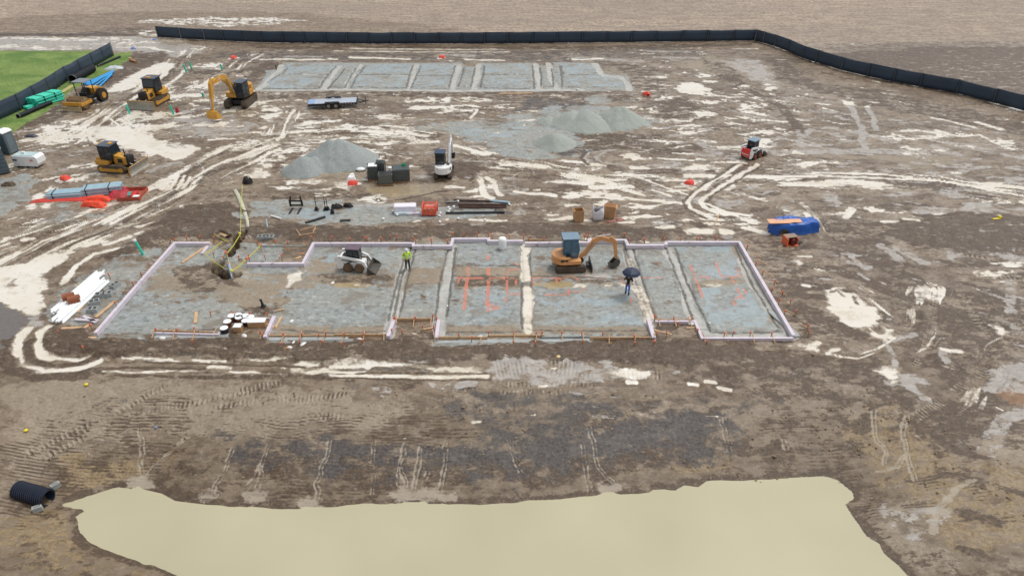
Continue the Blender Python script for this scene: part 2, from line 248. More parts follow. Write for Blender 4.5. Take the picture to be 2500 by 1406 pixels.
 P('black',.3,.45,(1112,706),(1140,708),(1130,730),(1100,745)), P('black',.35,.4,(1092,755),(1120,752),(1112,800),(1088,812)), P('silt',.3,.8,(1100,800),(1270,795),(1280,815),(1090,815)), P('silt',.3,.9,(1300,796),(1500,800),(1590,805),(1590,818),(1300,812)),
 P('grav',.2,1,(1130,705),(1272,705),(1272,792),(1120,800)), P('grav',.2,1,(1300,705),(1540,705),(1575,790),(1480,798),(1302,795)), P('wet',.5,.5,(1130,720),(1260,720),(1250,780),(1140,790)), P('wet',.5,.5,(1310,715),(1540,720),(1560,790),(1310,790)),
 P('wet',.3,.8,(1655,600),(1780,600),(1800,650),(1810,680),(1690,680)), P('wet',.3,.8,(1705,702),(1820,702),(1890,790),(1880,800),(1740,800)), P('silt',.3,.8,(1690,680),(1810,680),(1830,700),(1700,702)), P('pud',.2,.6,(1720,692),(1770,692),(1770,700),(1722,700)), P('silt',.35,.9,(1790,600),(1806,620),(1840,680),(1900,760),(1925,810),(1905,800),(1860,730),(1800,650)),
 P('dark',.3,.7,(1630,745),(1650,742),(1668,758),(1660,768),(1612,765)), P('black',.25,.5,(1582,648),(1600,640),(1608,652),(1590,656)),
 P('wet',.4,.4,(1120,600),(1270,600),(1270,645),(1115,650)), P('wet',.4,.4,(780,600),(980,600),(960,640),(780,640)), P('grav',.3,.9,(1540,600),(1620,600),(1680,770),(1600,770)),
 P('silt',.25,1,(1112,652),(1270,652),(1268,668),(1110,668)), P('silt',.3,1,(1000,655),(1085,655),(1075,690),(985,688)), P('silt',.25,1,(1095,798),(1272,794),(1275,816),(1085,817)), P('silt',.25,1,(1300,796),(1580,800),(1588,817),(1300,814)), P('silt',.25,1,(660,796),(940,798),(944,817),(665,814)), P('silt',.25,1,(1788,612),(1800,612),(1905,790),(1880,790)), P('silt',.3,.9,(1300,655),(1420,662),(1410,676),(1300,676)), P('dark',.2,.6,(1140,672),(1268,674),(1266,696),(1120,698)), P('dark',.3,.5,(420,655),(560,645),(590,700),(450,715)),
 L('stp',.75,.9,(1000,606),(975,690),(952,812)), L('stp',.8,.9,(1108,600),(1088,690),(1072,790),(1070,815)), L('stp',.9,.9,(1536,604),(1560,690),(1592,790)), L('stp',.95,.9,(1632,600),(1668,690),(1706,790)), L('stp',.8,.9,(1810,640),(1850,700),(1928,815)),
 L('pud',.62,.95,(1281,602),(1283,660),(1283,680)), L('pud',.7,.95,(1285,705),(1284,740),(1287,770)), L('pud',.6,.8,(1286,780),(1288,812)), L('pud',.9,.6,(1555,700),(1575,745),(1590,790)), L('pud',.5,.5,(1540,630),(1555,680)),
 L('stp',.8,.9,(1715,815),(1938,814)), L('silt',.5,.7,(1065,822),(1280,822)),
] + [L('line',.17,.8,*q) for q in [((1004,600),(976,690),(960,780)),((992,606),(968,690),(948,780)),((1014,606),(992,690),(972,780)),((1094,604),(1072,690),(1062,780)),((1112,604),(1100,700),(1090,770)),((1273,604),(1274,700),(1274,800)),((1293,604),(1296,700),(1298,806)),
   ((1528,604),(1552,690),(1590,780)),((1545,606),(1572,690),(1600,776)),((1524,606),(1540,680),(1576,780)),((1624,600),(1660,690),(1692,780)),((1648,604),(1678,690),(1712,760),(1735,808)),((1735,808),(1800,812),(1900,808)),((1795,604),(1812,640),(1836,690),(1902,800)),
   ((380,806),(470,806),(560,802)),((1110,672),(1270,672)),((1300,672),(1530,680)),((690,806),(860,812),(940,806)),((1090,812),(1270,808)),((1305,806),(1580,808)),((1310,645),(1420,660)),((1112,645),(1268,648))]] + [
 L('black',.5,.5,(600,600),(570,620),(555,640)), P('black',.3,.4,(630,575),(690,572),(690,585),(640,590)), P('grav',.3,.8,(545,600),(700,592),(690,640),(600,640),(560,620)), P('grav',.25,.9,(1060,832),(1280,826),(1440,826),(1440,834),(1200,842),(1060,846)), P('grav',.25,.8,(380,815),(560,815),(560,828),(380,830)), P('grav',.2,.9,(645,824),(860,822),(860,836),(660,838)), P('grav',.25,.6,(220,818),(330,815),(360,830),(240,835)),
 # gravel strip behind the foundation
 P('grav',.5,.9,(610,494),(680,490),(800,492),(900,499),(1080,502),(1210,504),(1200,528),(1080,535),(900,547),(740,546),(680,530),(614,525)), L('pale',.7,.8,(800,500),(960,502)), P('wet',.4,.6,(640,505),(900,505),(880,540),(700,530)), P('grav',.3,.7,(560,520),(600,520),(600,536),(565,534)),
 P('black',.5,.6,(1090,490),(1240,494),(1240,520),(1100,522)), L('pud',.35,.9,(1150,536),(1235,538)),
 # tracks in front of the foundation
 T(4.2,1,.16,(235,885),(400,888),(640,898),(820,905),(1200,908)),
 L('pud',.2,.9,(300,872),(360,874),(420,878)), L('pud',.18,.9,(470,877),(550,880)), L('pud',.2,.8,(250,905),(330,908),(480,905)), L('pud',.25,.9,(510,893),(560,896)), L('pud',.2,.9,(560,905),(700,912)),
 P('pud',.2,1,(690,897),(720,896),(760,902),(800,898),(780,910),(750,915),(715,907)), L('pud',.34,1,(812,914),(900,916),(1000,918),(1190,918)), P('pud',.5,.8,(830,894),(900,888),(1010,892),(1150,896),(1165,904),(1000,904),(880,906)), P('pud',.3,.9,(1010,896),(1080,894),(1180,898),(1160,910),(1050,905)),
 L('dark',.16,1,(805,922),(1000,926),(1195,924)), L('dark',.14,1,(810,909),(1000,911),(1190,910)), L('dark',.3,.9,(640,905),(800,925)), L('dark',.25,.9,(250,915),(640,922)), L('dark',.2,.9,(300,882),(640,890),(800,895)), L('dark',.22,.9,(260,897),(500,900)),
 P('pud',.12,1,(1485,908),(1510,901),(1560,901),(1590,907),(1575,921),(1520,922)), P('pale',.8,.7,(1190,890),(1340,888),(1480,905),(1640,910),(1620,930),(1400,930),(1200,925)), L('pud',.3,1,(1530,932),(1552,933)), L('pud',.25,1,(1682,936),(1705,938)), L('pud',.25,1,(1725,932),(1748,932)), L('pud',.3,1,(1755,944),(1782,952)), L('pud',.3,.9,(1315,940),(1330,938)), L('pale',.3,1,(1445,1020),(1500,1018)), L('pale',.2,1,(1600,1003),(1635,996)),
 L('pud',.3,.9,(1155,1030),(1170,1031)), L('pale',.5,.9,(1050,942),(1110,940),(1160,935)), P('pale',.5,.8,(925,950),(960,948),(955,962),(930,966)), P('silt',.7,.9,(820,945),(865,945),(870,975),(840,998),(815,975)), P('black',.5,.3,(1060,945),(1150,945),(1150,965),(1060,965)), P('black',1.2,.35,(1060,970),(1400,950),(1500,1000),(1300,1050),(1100,1050)),
 T(5,.7,.0,(0,1110),(150,1060),(300,1010),(420,975),(560,950)), T(5,.7,.0,(120,1120),(260,1060),(420,1010),(640,970)), T(4,.6,.0,(650,985),(900,975),(1200,965),(1500,960),(1800,935)),
 # right side
 P('pud',.25,1,(2018,738),(2020,712),(2034,703),(2060,700),(2056,710),(2075,712),(2096,722),(2116,738),(2142,751),(2154,774),(2130,795),(2103,802),(2060,789),(2034,766)), L('dark',.28,1,(2032,712),(2050,706),(2072,712)), L('dark',.3,1,(2086,724),(2096,742)), L('dark',.3,.9,(2052,712),(2062,722)),
 P('pud',.25,1,(2128,808),(2150,812),(2160,800),(2182,806),(2178,822),(2162,828),(2135,820)), L('pale',.5,.9,(2180,822),(2230,818)), L('pale',.3,1,(2158,826),(2168,848),(2182,868),(2181,892)), P('pud',.35,1,(2134,905),(2160,894),(2200,896),(2192,912),(2180,930),(2160,915)), P('pale',.5,1,(2180,915),(2250,925),(2245,945),(2200,945)), L('pale',.6,.9,(2212,940),(2245,960),(2265,985)), L('silt',.4,.8,(2265,985),(2220,1010),(2205,1040)),
 P('pud',.8,.95,(2360,655),(2420,660),(2560,657),(2700,662),(2700,690),(2500,676),(2420,680),(2380,672)), P('pud',.6,.9,(2425,642),(2470,640),(2600,632),(2600,655),(2450,655)), L('pale',.9,.9,(2150,603),(2175,618),(2190,632)), L('pale',1.0,.95,(2195,607),(2225,625),(2252,640)), P('pale',.9,.8,(2290,612),(2370,618),(2375,635),(2310,632)), P('pale',.9,.7,(2400,615),(2480,620),(2480,635),(2410,632)),
 P('pud',.25,1,(2418,796),(2440,794),(2470,810),(2440,814)), L('pud',.4,.95,(2303,853),(2345,857)), L('pale',.6,.7,(2305,855),(2318,882)), L('pale',.8,.7,(2470,690),(2466,760)), L('pale',.6,.7,(2400,765),(2440,780),(2485,800)), P('pale',.8,.7,(2440,880),(2500,850),(2700,840),(2700,960),(2500,960),(2400,960)), P('rust',.4,1,(2430,955),(2460,938),(2500,945),(2640,960),(2600,990),(2480,990)),
 L('pale',.9,1,(2700,960),(2500,1005),(2452,1014),(2440,1030),(2432,1055),(2412,1094)), P('silt',1,.9,(2410,1100),(2440,1060),(2500,1060),(2700,1080),(2700,1160),(2500,1130)), L('pud',.15,1,(2433,993),(2448,1000)),
 P('pud',.3,1,(1925,842),(1970,838),(1998,836),(2006,858),(1975,855)), L('pud',.25,1,(2022,862),(2034,852),(2048,850)), L('pud',.3,.9,(1948,626),(1982,626)), P('pud',.3,.8,(1945,634),(1962,640),(1950,648)), L('pud',.3,.9,(1960,696),(1975,698)), L('pale',.5,.9,(2075,640),(2125,650)), L('pale',.5,.9,(2080,628),(2118,655)), L('pale',.45,.9,(2055,620),(2100,625)), L('pale',.4,.9,(2095,668),(2118,682)), L('pale',.4,.9,(2005,615),(2040,625)),
 T(5,.7,.12,(2000,640),(2150,800),(2350,900),(2500,980)), T(5,.7,.12,(2600,740),(2480,860),(2380,960),(2300,1060)), T(4,.7,.1,(1950,900),(2100,880),(2250,800),(2260,700),(2180,640)),
 C(.5,.9,(40,1120),(120,1078),(200,1042),(262,1020),(310,985)), C(.5,.9,(80,1128),(160,1085),(240,1052),(300,1028)), C(.5,.9,(180,1060),(262,1022),(360,965),(430,938)), C(.5,.8,(330,1012),(430,990),(520,974),(640,955)), C(.5,.8,(500,1003),(600,985),(720,970),(860,965)), C(.5,.7,(150,1140),(250,1100),(300,1075)),
 C(.55,.9,(560,960),(640,945),(700,930)), C(.5,.6,(690,1030),(760,1020),(860,1018)), C(1.2,.9,(1190,900),(1320,896),(1480,908)), C(.9,.9,(1480,912),(1560,912),(1640,914)), C(.5,.7,(1200,935),(1330,930),(1480,940)), C(.5,.6,(1060,955),(1200,950),(1400,955)), C(.5,.6,(650,985),(760,975),(800,965)),
 C(.6,.9,(2262,690),(2278,740),(2280,790),(2262,850),(2235,905)), C(.6,.9,(2330,690),(2350,735),(2392,790),(2440,830)), C(.6,.9,(2480,830),(2440,880),(2400,930),(2345,990)), C(.6,.8,(2380,700),(2400,735),(2420,765)), C(.6,.8,(2440,850),(2380,920),(2300,980),(2220,1030)), C(.6,.8,(2290,615),(2370,622),(2480,640)), C(.6,.8,(2360,668),(2420,672),(2500,676)), C(.5,.7,(2200,640),(2180,700),(2200,760)),
 C(.5,.7,(40,600),(140,560),(260,515),(330,490)), C(.5,.7,(120,590),(240,545),(360,495)), C(.45,.6,(2140,1180),(2100,1250),(2140,1300)),
 # slope above the pond
 P('black',1,.35,(560,1060),(900,1070),(1500,1020),(1800,960),(1900,980),(1750,1100),(1400,1160),(800,1150),(560,1120)),
 P('silt',1.2,.7,(0,960),(300,940),(700,950),(1000,1000),(900,1060),(600,1060),(300,1100),(100,1160),(0,1150)), P('gold',1.3,.9,(150,1120),(330,1110),(430,1090),(440,1130),(340,1170),(250,1195),(140,1190)), P('gold',1.5,.8,(100,1250),(200,1240),(200,1330),(330,1400),(200,1440),(60,1400),(20,1300)), P('gold',1.2,.7,(1650,1130),(1800,1090),(1850,1110),(1800,1160),(1680,1165)), P('gold',2,.7,(2050,1060),(2200,1020),(2350,1130),(2480,1180),(2500,1260),(2300,1200),(2150,1150)), P('gold',1.5,.8,(2230,1250),(2500,1220),(2600,1380),(2350,1330)),
 P('silt',1.4,.7,(2060,1230),(2200,1200),(2400,1160),(2350,1260),(2280,1320),(2400,1380),(2200,1400),(2120,1320)), P('pale',.7,.5,(2150,1250),(2290,1240),(2310,1280),(2200,1290)),
 P('dark',.6,.75,(560,1095),(900,1092),(1400,1095),(1700,1060),(1800,1080),(1700,1130),(1400,1165),(1000,1180),(600,1170)),
 P('black',.5,.9,(690,1085),(860,1084),(980,1102),(1100,1100),(1250,1085),(1330,1080),(1500,1055),(1560,1030),(1660,1002),(1750,1005),(1770,1040),(1700,1055),(1560,1080),(1450,1108),(1330,1130),(1200,1128),(1080,1115),(960,1115),(820,1118),(720,1112)),
] + [P('riv',.25,.8,(a-28,b-8),(a,b-20),(a+28,b-8),(a+30,b+8),(a,b+16),(a-28,b+8)) for a, b in ((515,1212),(618,1212),(762,1226),(985,1210),(1030,1208),(1082,1208),(345,1178),(1490,1188),(2290,1250))]+[L('riv',w*ww_,.62,*[(a_+dx_,b_) for a_, b_ in q]) for ww_, dx_ in ((.6,0),(.4,9)) for w, q in [(.22,((800,1072),(795,1115),(778,1165),(762,1232))),(.15,((655,1085),(642,1130),(622,1190))),(.15,((642,1130),(600,1195))),(.2,((565,1095),(548,1145),(512,1205))),(.2,((985,1080),(976,1130),(968,1205))),(.18,((980,1140),(988,1205))),(.2,((1025,1090),(1018,1150),(1002,1205))),(.15,((1042,1150),(1030,1205))),(.18,((1082,1080),(1078,1150),(1068,1210))),(.1,((910,1070),(905,1150),(900,1205))),
  (.12,((1240,1072),(1252,1125),(1266,1155))),(.16,((1435,1040),(1448,1095),(1456,1140),(1492,1182))),(.12,((1415,1085),(1420,1120),(1430,1160),(1440,1200))),(.15,((1758,1020),(1768,1055),(1770,1075),(1782,1100))),(.15,((338,1045),(345,1075),(335,1130),(345,1165))),(.2,((455,1065),(400,1110),(360,1150),(345,1178))),(.25,((2130,1000),(2132,1050),(2155,1100),(2158,1130))),(.25,((2205,1015),(2202,1060),(2212,1100),(2190,1140),(2140,1148))),(.2,((2212,1100),(2230,1170))),(.4,((2370,1170),(2330,1190),(2290,1235),(2275,1300))),(.2,((1905,1070),(1912,1095)))]]

# zones: px, py, radius m, puddle, dark, pale, direction (deg, 0 = along x)
ZONES = [(1250,60,60,.0,.2,.1,0),(100,400,12,.42,.25,.35,25),(300,300,12,.5,.25,.5,35),(480,240,10,.55,.3,.5,35),(560,320,12,.35,.3,.4,20),(750,290,12,.42,.35,.45,8),(900,360,14,.32,.25,.45,5),(1050,300,14,.45,.4,.5,10),(1200,340,12,.4,.4,.6,170),
 (1350,440,12,.36,.4,.5,176),(1550,400,12,.36,.55,.55,175),(1500,520,10,.28,.35,.45,176),(1650,300,12,.42,.65,.5,20),(1750,230,14,.5,.5,.55,150),(1850,300,14,.45,.45,.55,160),(1750,480,12,.42,.4,.5,170),(1900,520,10,.3,.5,.4,150),(2050,320,16,.28,.3,.6,140),(2250,340,16,.28,.25,.6,165),(2400,300,16,.25,.35,.4,160),(2200,240,16,.2,.5,.25,160),
 (2100,430,14,.34,.35,.6,178),(2350,480,14,.18,.3,.65,5),(2200,580,10,.16,.8,.3,172),(2450,600,12,.2,.7,.35,0),(2300,700,10,.12,.65,.35,140),(2150,860,8,.1,.6,.3,150),(2400,820,10,.1,.75,.35,130),(2350,1000,10,.05,.65,.2,110),
 (1500,130,20,.25,.45,.4,0),(2000,180,14,.15,.6,.3,160),(700,470,8,.3,.45,.45,5),(500,480,8,.3,.3,.4,35),(300,520,9,.24,.25,.35,25),(100,520,9,.2,.3,.35,25),(1000,480,8,.2,.3,.4,5),(200,620,8,.35,.3,.4,35),(1300,560,6,.08,.6,.2,0),(700,570,6,.05,.7,.2,0),
 (600,700,10,.04,.2,.1,25),(1200,700,12,.0,.1,.0,0),(1700,700,8,.0,.1,.0,0),(1900,700,5,.04,.5,.3,120),(1000,860,10,.05,.8,.1,0),(1600,870,10,.04,.75,.15,0),(400,930,10,.04,.2,.15,10),(150,960,10,.04,.15,.2,20),(900,980,8,.03,.15,.3,5),(1400,950,8,.08,.28,.4,0),(1700,960,8,.05,.5,.3,0),(1950,950,8,.04,.6,.3,10),
 (300,1100,8,.0,.2,.05,30),(900,1150,8,.0,.25,.0,0),(1500,1120,8,.0,.28,.0,0),(1900,1080,8,.0,.38,.0,0),(2250,1250,8,.0,.3,.1,160),(100,1350,8,.0,.4,.0,30)]

def build_ground():
    # rows at real distances, spaced finely where the site is, coarsely outside it
    pys = np.concatenate([np.arange(-50, 130, 1.5), np.arange(130, 620, 1.8), np.arange(620, 1430, 2.3)])
    ys = [Wz(1250, float(p))[1] for p in pys]
    far = [6000, 3500, 2200, 1500, 1100, 800, 600, 480, 400, 350, 310, 280]
    far = [f for f in far if f > ys[0]+5]
    near = [14, 12, 9, 5, 0, -10, -30, -80, -200]
    near = [n for n in near if n < ys[-1]-.5]
    ys = np.array(far+ys+near)
    a = np.concatenate([[-3500,-2400,-1700,-1200,-900], np.arange(-760, -60, 14), np.arange(-60, 2560, 2.1), np.arange(2560, 3250, 14), [3400,3700,4200,4900,6000]])
    zc = np.maximum(ys*cp+H*sp_, 22.0)
    X = ((a[None, :]-CX)/F*zc[:, None]).astype(np.float32)
    Y = np.repeat(ys[:, None], len(a), 1).astype(np.float32)
    nr, nc = X.shape
    x = X.ravel(); y = Y.ravel(); N = x.size
    z = zbase(x, y)
    M = {k: np.zeros(N, np.float32) for k in ('pud','grav','dark','pale','grass','field','black','paint','silt','clear','gold','rust','wet','asph','line','stp','riv','bank')}
    near_m = (y < 260) & (y > 2)
    idx = np.nonzero(near_m)[0]; xs, yy = x[idx], y[idx]
    # zone blend
    wsum = np.full(xs.shape, 1e-6, np.float32); acc = [np.zeros_like(wsum) for _ in range(3)]; dirv = [np.zeros_like(wsum), np.zeros_like(wsum)]
    for (px, py, r, pu, dk, pl, ang) in ZONES:
        c = Wz(px, py); w = np.exp(-((xs-c[0])**2+(yy-c[1])**2)/(2*r*r*.35)).astype(np.float32)+1e-9/(1+(xs-c[0])**2+(yy-c[1])**2)
        wsum += w; acc[0] += w*pu; acc[1] += w*dk; acc[2] += w*pl
        dirv[0] += w*math.cos(2*R(ang)); dirv[1] += w*math.sin(2*R(ang))
    pu, dk, pl = [v/wsum for v in acc]
    th = np.arctan2(dirv[1], dirv[0])
    S = np.zeros_like(xs); S2 = np.zeros_like(xs); D = np.zeros_like(xs); ws = np.zeros_like(xs)
    wx = (fbm(xs/6, yy/6, 3, 91)-.5)*2.2; wy = (fbm(xs/6+50, yy/6, 3, 92)-.5)*2.2
    for k, ang in enumerate((0, 35, 90, 145)):
        w = np.exp(4*(np.cos(th-2*R(ang))-1)); m = w > .02
        ca, sa = math.cos(R(ang)), math.sin(R(ang))
        u = (xs[m]+wx[m])*ca+(yy[m]+wy[m])*sa; v = -(xs[m]+wx[m])*sa+(yy[m]+wy[m])*ca
        S[m] += w[m]*fbma(u/2.8, v/.85, 5, 200+k*10, .62); S2[m] += w[m]*fbma(u/2.2+9, v/.75, 4, 300+k*10); D[m] += w[m]*fbma(u/4.5, v/1.3, 4, 400+k*10, .6); ws[m] += w[m]
    ws = np.maximum(ws, 1e-3); S /= ws; S2 /= ws; D /= ws
    clump = fbm(xs/9, yy/9, 2, 77)
    pu = pu+.06*sstep(44, 56, yy)*(1-sstep(110, 120, yy))
    pth = .80-.50*pu*(.6+.8*clump)
    pud = sstep(pth-.045, pth+.03, S)*(pu > .01)
    pale = sstep(.72-.42*pl, .86-.38*pl, S2)*np.clip(pl*1.7, 0, 1)
    dark = sstep(.70-.42*dk, .88-.36*dk, D)*np.clip(.35+dk, 0, 1)
    M['pud'][idx] = pud*.92; M['pale'][idx] = pale*.8; M['dark'][idx] = dark*.9
    # heights of churned mud
    hmud = np.zeros(N, np.float32)
    hm = (fbm(xs/.8, yy/.6, 4, 501)-.5)*.16+(fbm(xs/4, yy/3, 3, 502)-.5)*.18+(S-.5)*-.12
    hmud[idx] = hm
    edgeN = {}
    def apply(kind, ii, val):
        v = np.clip(val, 0, 1)
        if kind in ('grav', 'silt', 'wet', 'dark', 'black', 'pale', 'grass', 'field', 'asph', 'gold', 'rust', 'clear'):
            # a new surface replaces what the loose noise put there
            if kind in ('grav', 'grass', 'field', 'asph'):
                for k in ('pud', 'pale', 'dark', 'black', 'silt', 'wet', 'clear'): M[k][ii] *= (1-v)
            if kind in ('dark', 'black', 'silt'):
                for k in ('pud', 'pale', 'clear'): M[k][ii] *= (1-.8*v)
            if kind in ('silt', 'dark'): M['grav'][ii] *= (1-.85*v)
            if kind == 'silt': M['black'][ii] *= (1-.8*v); M['dark'][ii] *= (1-.8*v)
        if kind == 'pud':
            for k in ('dark', 'black'): M[k][ii] *= (1-v)
        M[kind][ii] = np.maximum(M[kind][ii], v)
    for ft in sorted(FEAT, key=lambda f: f[0] != 'T'):
        t, kind, w, amt, pts = ft
        wp = [W(*p)[:2] for p in pts]
        ax = np.array(wp); mar = (w*1.5+1.5)
        big = kind == 'field'
        ii = np.nonzero((x > ax[:, 0].min()-mar) & (x < ax[:, 0].max()+mar) & (y > ax[:, 1].min()-mar) & (y < ax[:, 1].max()+mar))[0]
        if not len(ii): continue
        fx, fy = x[ii], y[ii]
        if t == 'P':
            d = poly_sdf(fx, fy, wp)
            lam = max(w*1.8, .25)
            n = (fbma(fx/(lam*1.8), fy/lam, 5, 600, .62)-.5)*3.6*w
            e = (.22+.22*w if kind == 'pud' else .10+.14*w) if kind in ('pud', 'grav', 'grass', 'clear', 'asph', 'wet') else .2+.5*w
            val = amt*(1-sstep(-e, e, d+n))
            if kind in ('black', 'dark', 'silt', 'gold', 'pale') : val = val*(.55+.9*fbm(fx/.8, fy/.5, 3, 650)).clip(0, 1)
            if kind == 'pud' and w >= .5: val = val*sstep(.34, .46, fbma(fx/2.2, fy/.6, 4, 690, .6))*(.2+.8*sstep(.36, .5, fbm(fx/.9, fy/.6, 3, 691)))
            if kind == 'wet': val = val*sstep(.35, .6, fbm(fx/1.6, fy/1.1, 4, 660))
            if kind == 'grav' and amt < .99: val = val*sstep(.18, .42, fbma(fx/1.5, fy/.8, 4, 670))
            apply(kind, ii, val)
            if kind in ('dark',) and amt >= .85: hmud[ii] += .16*val*(fbm(fx/.9, fy/.9, 3, 680)+.4)
        elif t == 'C':
            ox = (fbm(fx/3, fy/3, 2, 860)-.5)*.5; d, c, al = seg_info(fx+ox, fy+ox, wp); tot = al.max()
            k = (1-sstep(w*.42, w*.55, d))*sstep(0, .8, al)*sstep(0, .8, tot-al)*(.3+.9*sstep(.3, .55, fbm(fx/1.4, fy/1.4, 2, 861)))
            pr_ = max(.24, .24*(fy.mean()/32)); tq = np.sin(al*2*math.pi/pr_)
            hmud[ii] += k*amt*tq*.03-k*.03
            M['dark'][ii] = np.maximum(M['dark'][ii]*(1-.5*k), k*amt*.75*sstep(0, .8, -tq)); M['stp'][ii] = np.maximum(M['stp'][ii], 0); M['riv'][ii] = np.maximum(M['riv'][ii], k*amt*.55*sstep(.1, .9, tq))
        elif t == 'L':
            sc = max(w, .2)
            ox = (fbm(fx/(sc*4), fy/(sc*4), 3, 700)-.5)*w*.9; oy = (fbm(fx/(sc*4)+9, fy/(sc*4), 3, 701)-.5)*w*.9
            if kind == 'riv': ox = (fbm(fx/.9, fy/.9, 3, 750)-.5)*.42; oy = 0
            d, c, al = seg_info(fx+ox, fy+oy, wp)
            ww = w*.5*(.55+.9*fbm(fx/(sc*3), fy/(sc*3), 3, 702))
            e = .05+.14*w
            vv = amt*(1-sstep(ww-e, ww+e, d))
            if kind in ('pale', 'silt'): vv = vv*(.25+1.0*fbm(fx/.5, fy/.35, 3, 705)).clip(0, 1)
            apply(kind, ii, vv)
            if kind in ('black', 'dark', 'pud') and w < .5: hmud[ii] -= .05*(1-sstep(ww-e, ww+2*e, d))
        else:
            am, pd = amt
            ox = (fbm(fx/8, fy/8, 2, 710)-.5)*1.8+(fbm(fx/1.5, fy/1.5, 2, 713)-.5)*.3; oy = (fbm(fx/8+9, fy/8, 2, 711)-.5)*1.8+(fbm(fx/1.5+9, fy/1.5, 2, 714)-.5)*.3
            d, c, al = seg_info(fx+ox, fy+oy, wp); tot = al.max()
            ends = sstep(0, 7, al)*sstep(0, 7, tot-al)
            inside = (1-sstep(w*.22, w*.52, d+(fbm(fx/2.5, fy/2.5, 3, 712)-.5)*w*.4))*ends
            rut = fbma(c/.50, al/11, 3, 720+int(w*10)); rut2 = fbma(c/.26+5, al/4, 3, 730)
            tread = .5+.5*np.sin(al*2*math.pi/.24)
            patch = fbm(al/5.5, c/1.1, 4, 741)
            hmud[ii] += inside*am*((rut-.5)*.30+(tread-.5)*.018*sstep(.45, .6, rut2))
            M['dark'][ii] = np.maximum(M['dark'][ii]*(1-.4*inside), inside*am*sstep(.50, .66, rut*.6+rut2*.4)*.85)
            M['pale'][ii] = np.maximum(M['pale'][ii]*(1-.3*inside), inside*am*sstep(.52, .66, rut2)*.4*sstep(.4, .6, patch))
            M['silt'][ii] = np.maximum(M['silt'][ii], inside*am*.5*sstep(.4, .55, 1-rut)*sstep(.3, .5, patch))
            M['line'][ii] = np.maximum(M['line'][ii], inside*am*.62*sstep(.60, .70, fbma(c/.15, al/7, 2, 760))*sstep(.35, .55, patch+(rut2-.5)*.3))
            if pd > 0:
                f = (1-rut)*.55+(1-rut2)*.45+(patch-.5)*.75
                q = sstep(.63-.26*pd, .69-.26*pd, f)
                q = q*(1-.5*sstep(.55, .7, tread*sstep(.5, .62, rut2)))
                M['pud'][ii] = np.maximum(M['pud'][ii]*(1-.5*inside), q*sstep(.25, .5, inside+(rut2-.5)*.5)*(inside > .02))
    # survey paint on the gravel
    for w, q in PAINT:
        wp = [Wz(*p)[:2] for p in q]; ax = np.array(wp)
        ii = np.nonzero((x > ax[:, 0].min()-.4) & (x < ax[:, 0].max()+.4) & (y > ax[:, 1].min()-.4) & (y < ax[:, 1].max()+.4))[0]
        if not len(ii): continue
        d, c, al = seg_info(x[ii], y[ii], wp)
        M['paint'][ii] = np.maximum(M['paint'][ii], (1-sstep(w*.5-.03, w*.5+.05, d))*sstep(.25, .5, fbm(x[ii]/.35, y[ii]/.35, 3, 800))*.95)
    # cleat marks of the dozer on the slope above the pond, and on the flat before it
    m = (y > 21) & (y < 36)
    fx, fy = x[m], y[m]
    lane = sstep(.42, .5, fbma(fx/5, fy/9, 2, 830))
    wv = fy*(1/.20)+(fbm(fx/3, fy/3, 2, 820)-.5)*3
    zone = sstep(.0, .5, -z[m])*(.45+.55*lane)*sstep(.22, .42, fbm(fx/1.6, fy/.8, 3, 835))
    cl = np.sin(wv*2*math.pi)
    zz = np.zeros(N, np.float32); zz[m] = cl*.022*zone
    M['dark'][m] = np.maximum(M['dark'][m], zone*.8*sstep(.0, 1, -cl)*1.0)
    hmud += zz
    hmud *= np.where((y < 36) & (y > 5) & (np.abs(x) < 40), .25+.75*sstep(.0, .3, z-ZP), 1).astype(np.float32)
    sl = sstep(.1, 1.0, -z)*(z > ZP-.02)*(y < 36)*(np.abs(x) < 24)
    M['bank'] = np.maximum(sl, sstep(37, 33, y)*(y > 5)*(np.abs(x) < 40)*.6) if False else (sl*.9+(1-sl)*(1-sstep(31, 38, y))*(y > 5)*.45).astype(np.float32)
    M['dark'] = np.maximum(M['dark'], sl*.2)
    shore = (1-sstep(.02, .16, z-ZP))*(y < 36)*(y > 5)*(np.abs(x) < 40)
    M['dark'] = np.maximum(M['dark'], shore*.75); M['gold'] *= 1-shore
    trench = M['stp']*.07+M['line']*.10
    # surfaces lie differently
    lvl = 1-.92*np.maximum(M['pud'], M['clear'])
    flat = 1-.75*np.maximum.reduce([M['grav'], M['grass'], M['field'], M['asph']])
    z = z+hmud*lvl*flat-.03*np.maximum(M['pud'], M['clear'])
    z -= trench+M['riv']*.05*(z < -.02)
    ii = idx
    z[ii] += M['grav'][ii]*(fbm(xs/.25, yy/.25, 2, 840)-.5)*.05
    z[ii] += M['field'][ii]*((fbm(xs/.35, yy/.35, 2, 841)-.5)*.18)
    z[ii] += M['grass'][ii]*((fbm(xs/.3, yy/.3, 2, 842)-.5)*.10)
    # excavated pit with pipe, and the trench behind it
    for pts, w, dep in PITS:
        wp = [Wz(*p)[:2] for p in pts]; ax = np.array(wp)
        jj = np.nonzero((x > ax[:, 0].min()-2) & (x < ax[:, 0].max()+2) & (y > ax[:, 1].min()-2) & (y < ax[:, 1].max()+2))[0]
        d, c, al = seg_info(x[jj], y[jj], wp)
        d = d+(fbm(x[jj]/.5, y[jj]/.5, 3, 850)-.5)*.3
        k = 1-sstep(w*.5-.12, w*.5+.1, d)
        z[jj] -= dep*k; M['dark'][jj] = np.maximum(M['dark'][jj], k); M['grav'][jj] *= (1-k); M['pud'][jj] *= (1-k); M['silt'][jj] *= (1-k)
        rim = (1-sstep(w*.5+.1, w*.5+.7, d))*(1-k); z[jj] += .12*rim
    # islands under the piles stay flat
    me = bpy.data.meshes.new('ground')
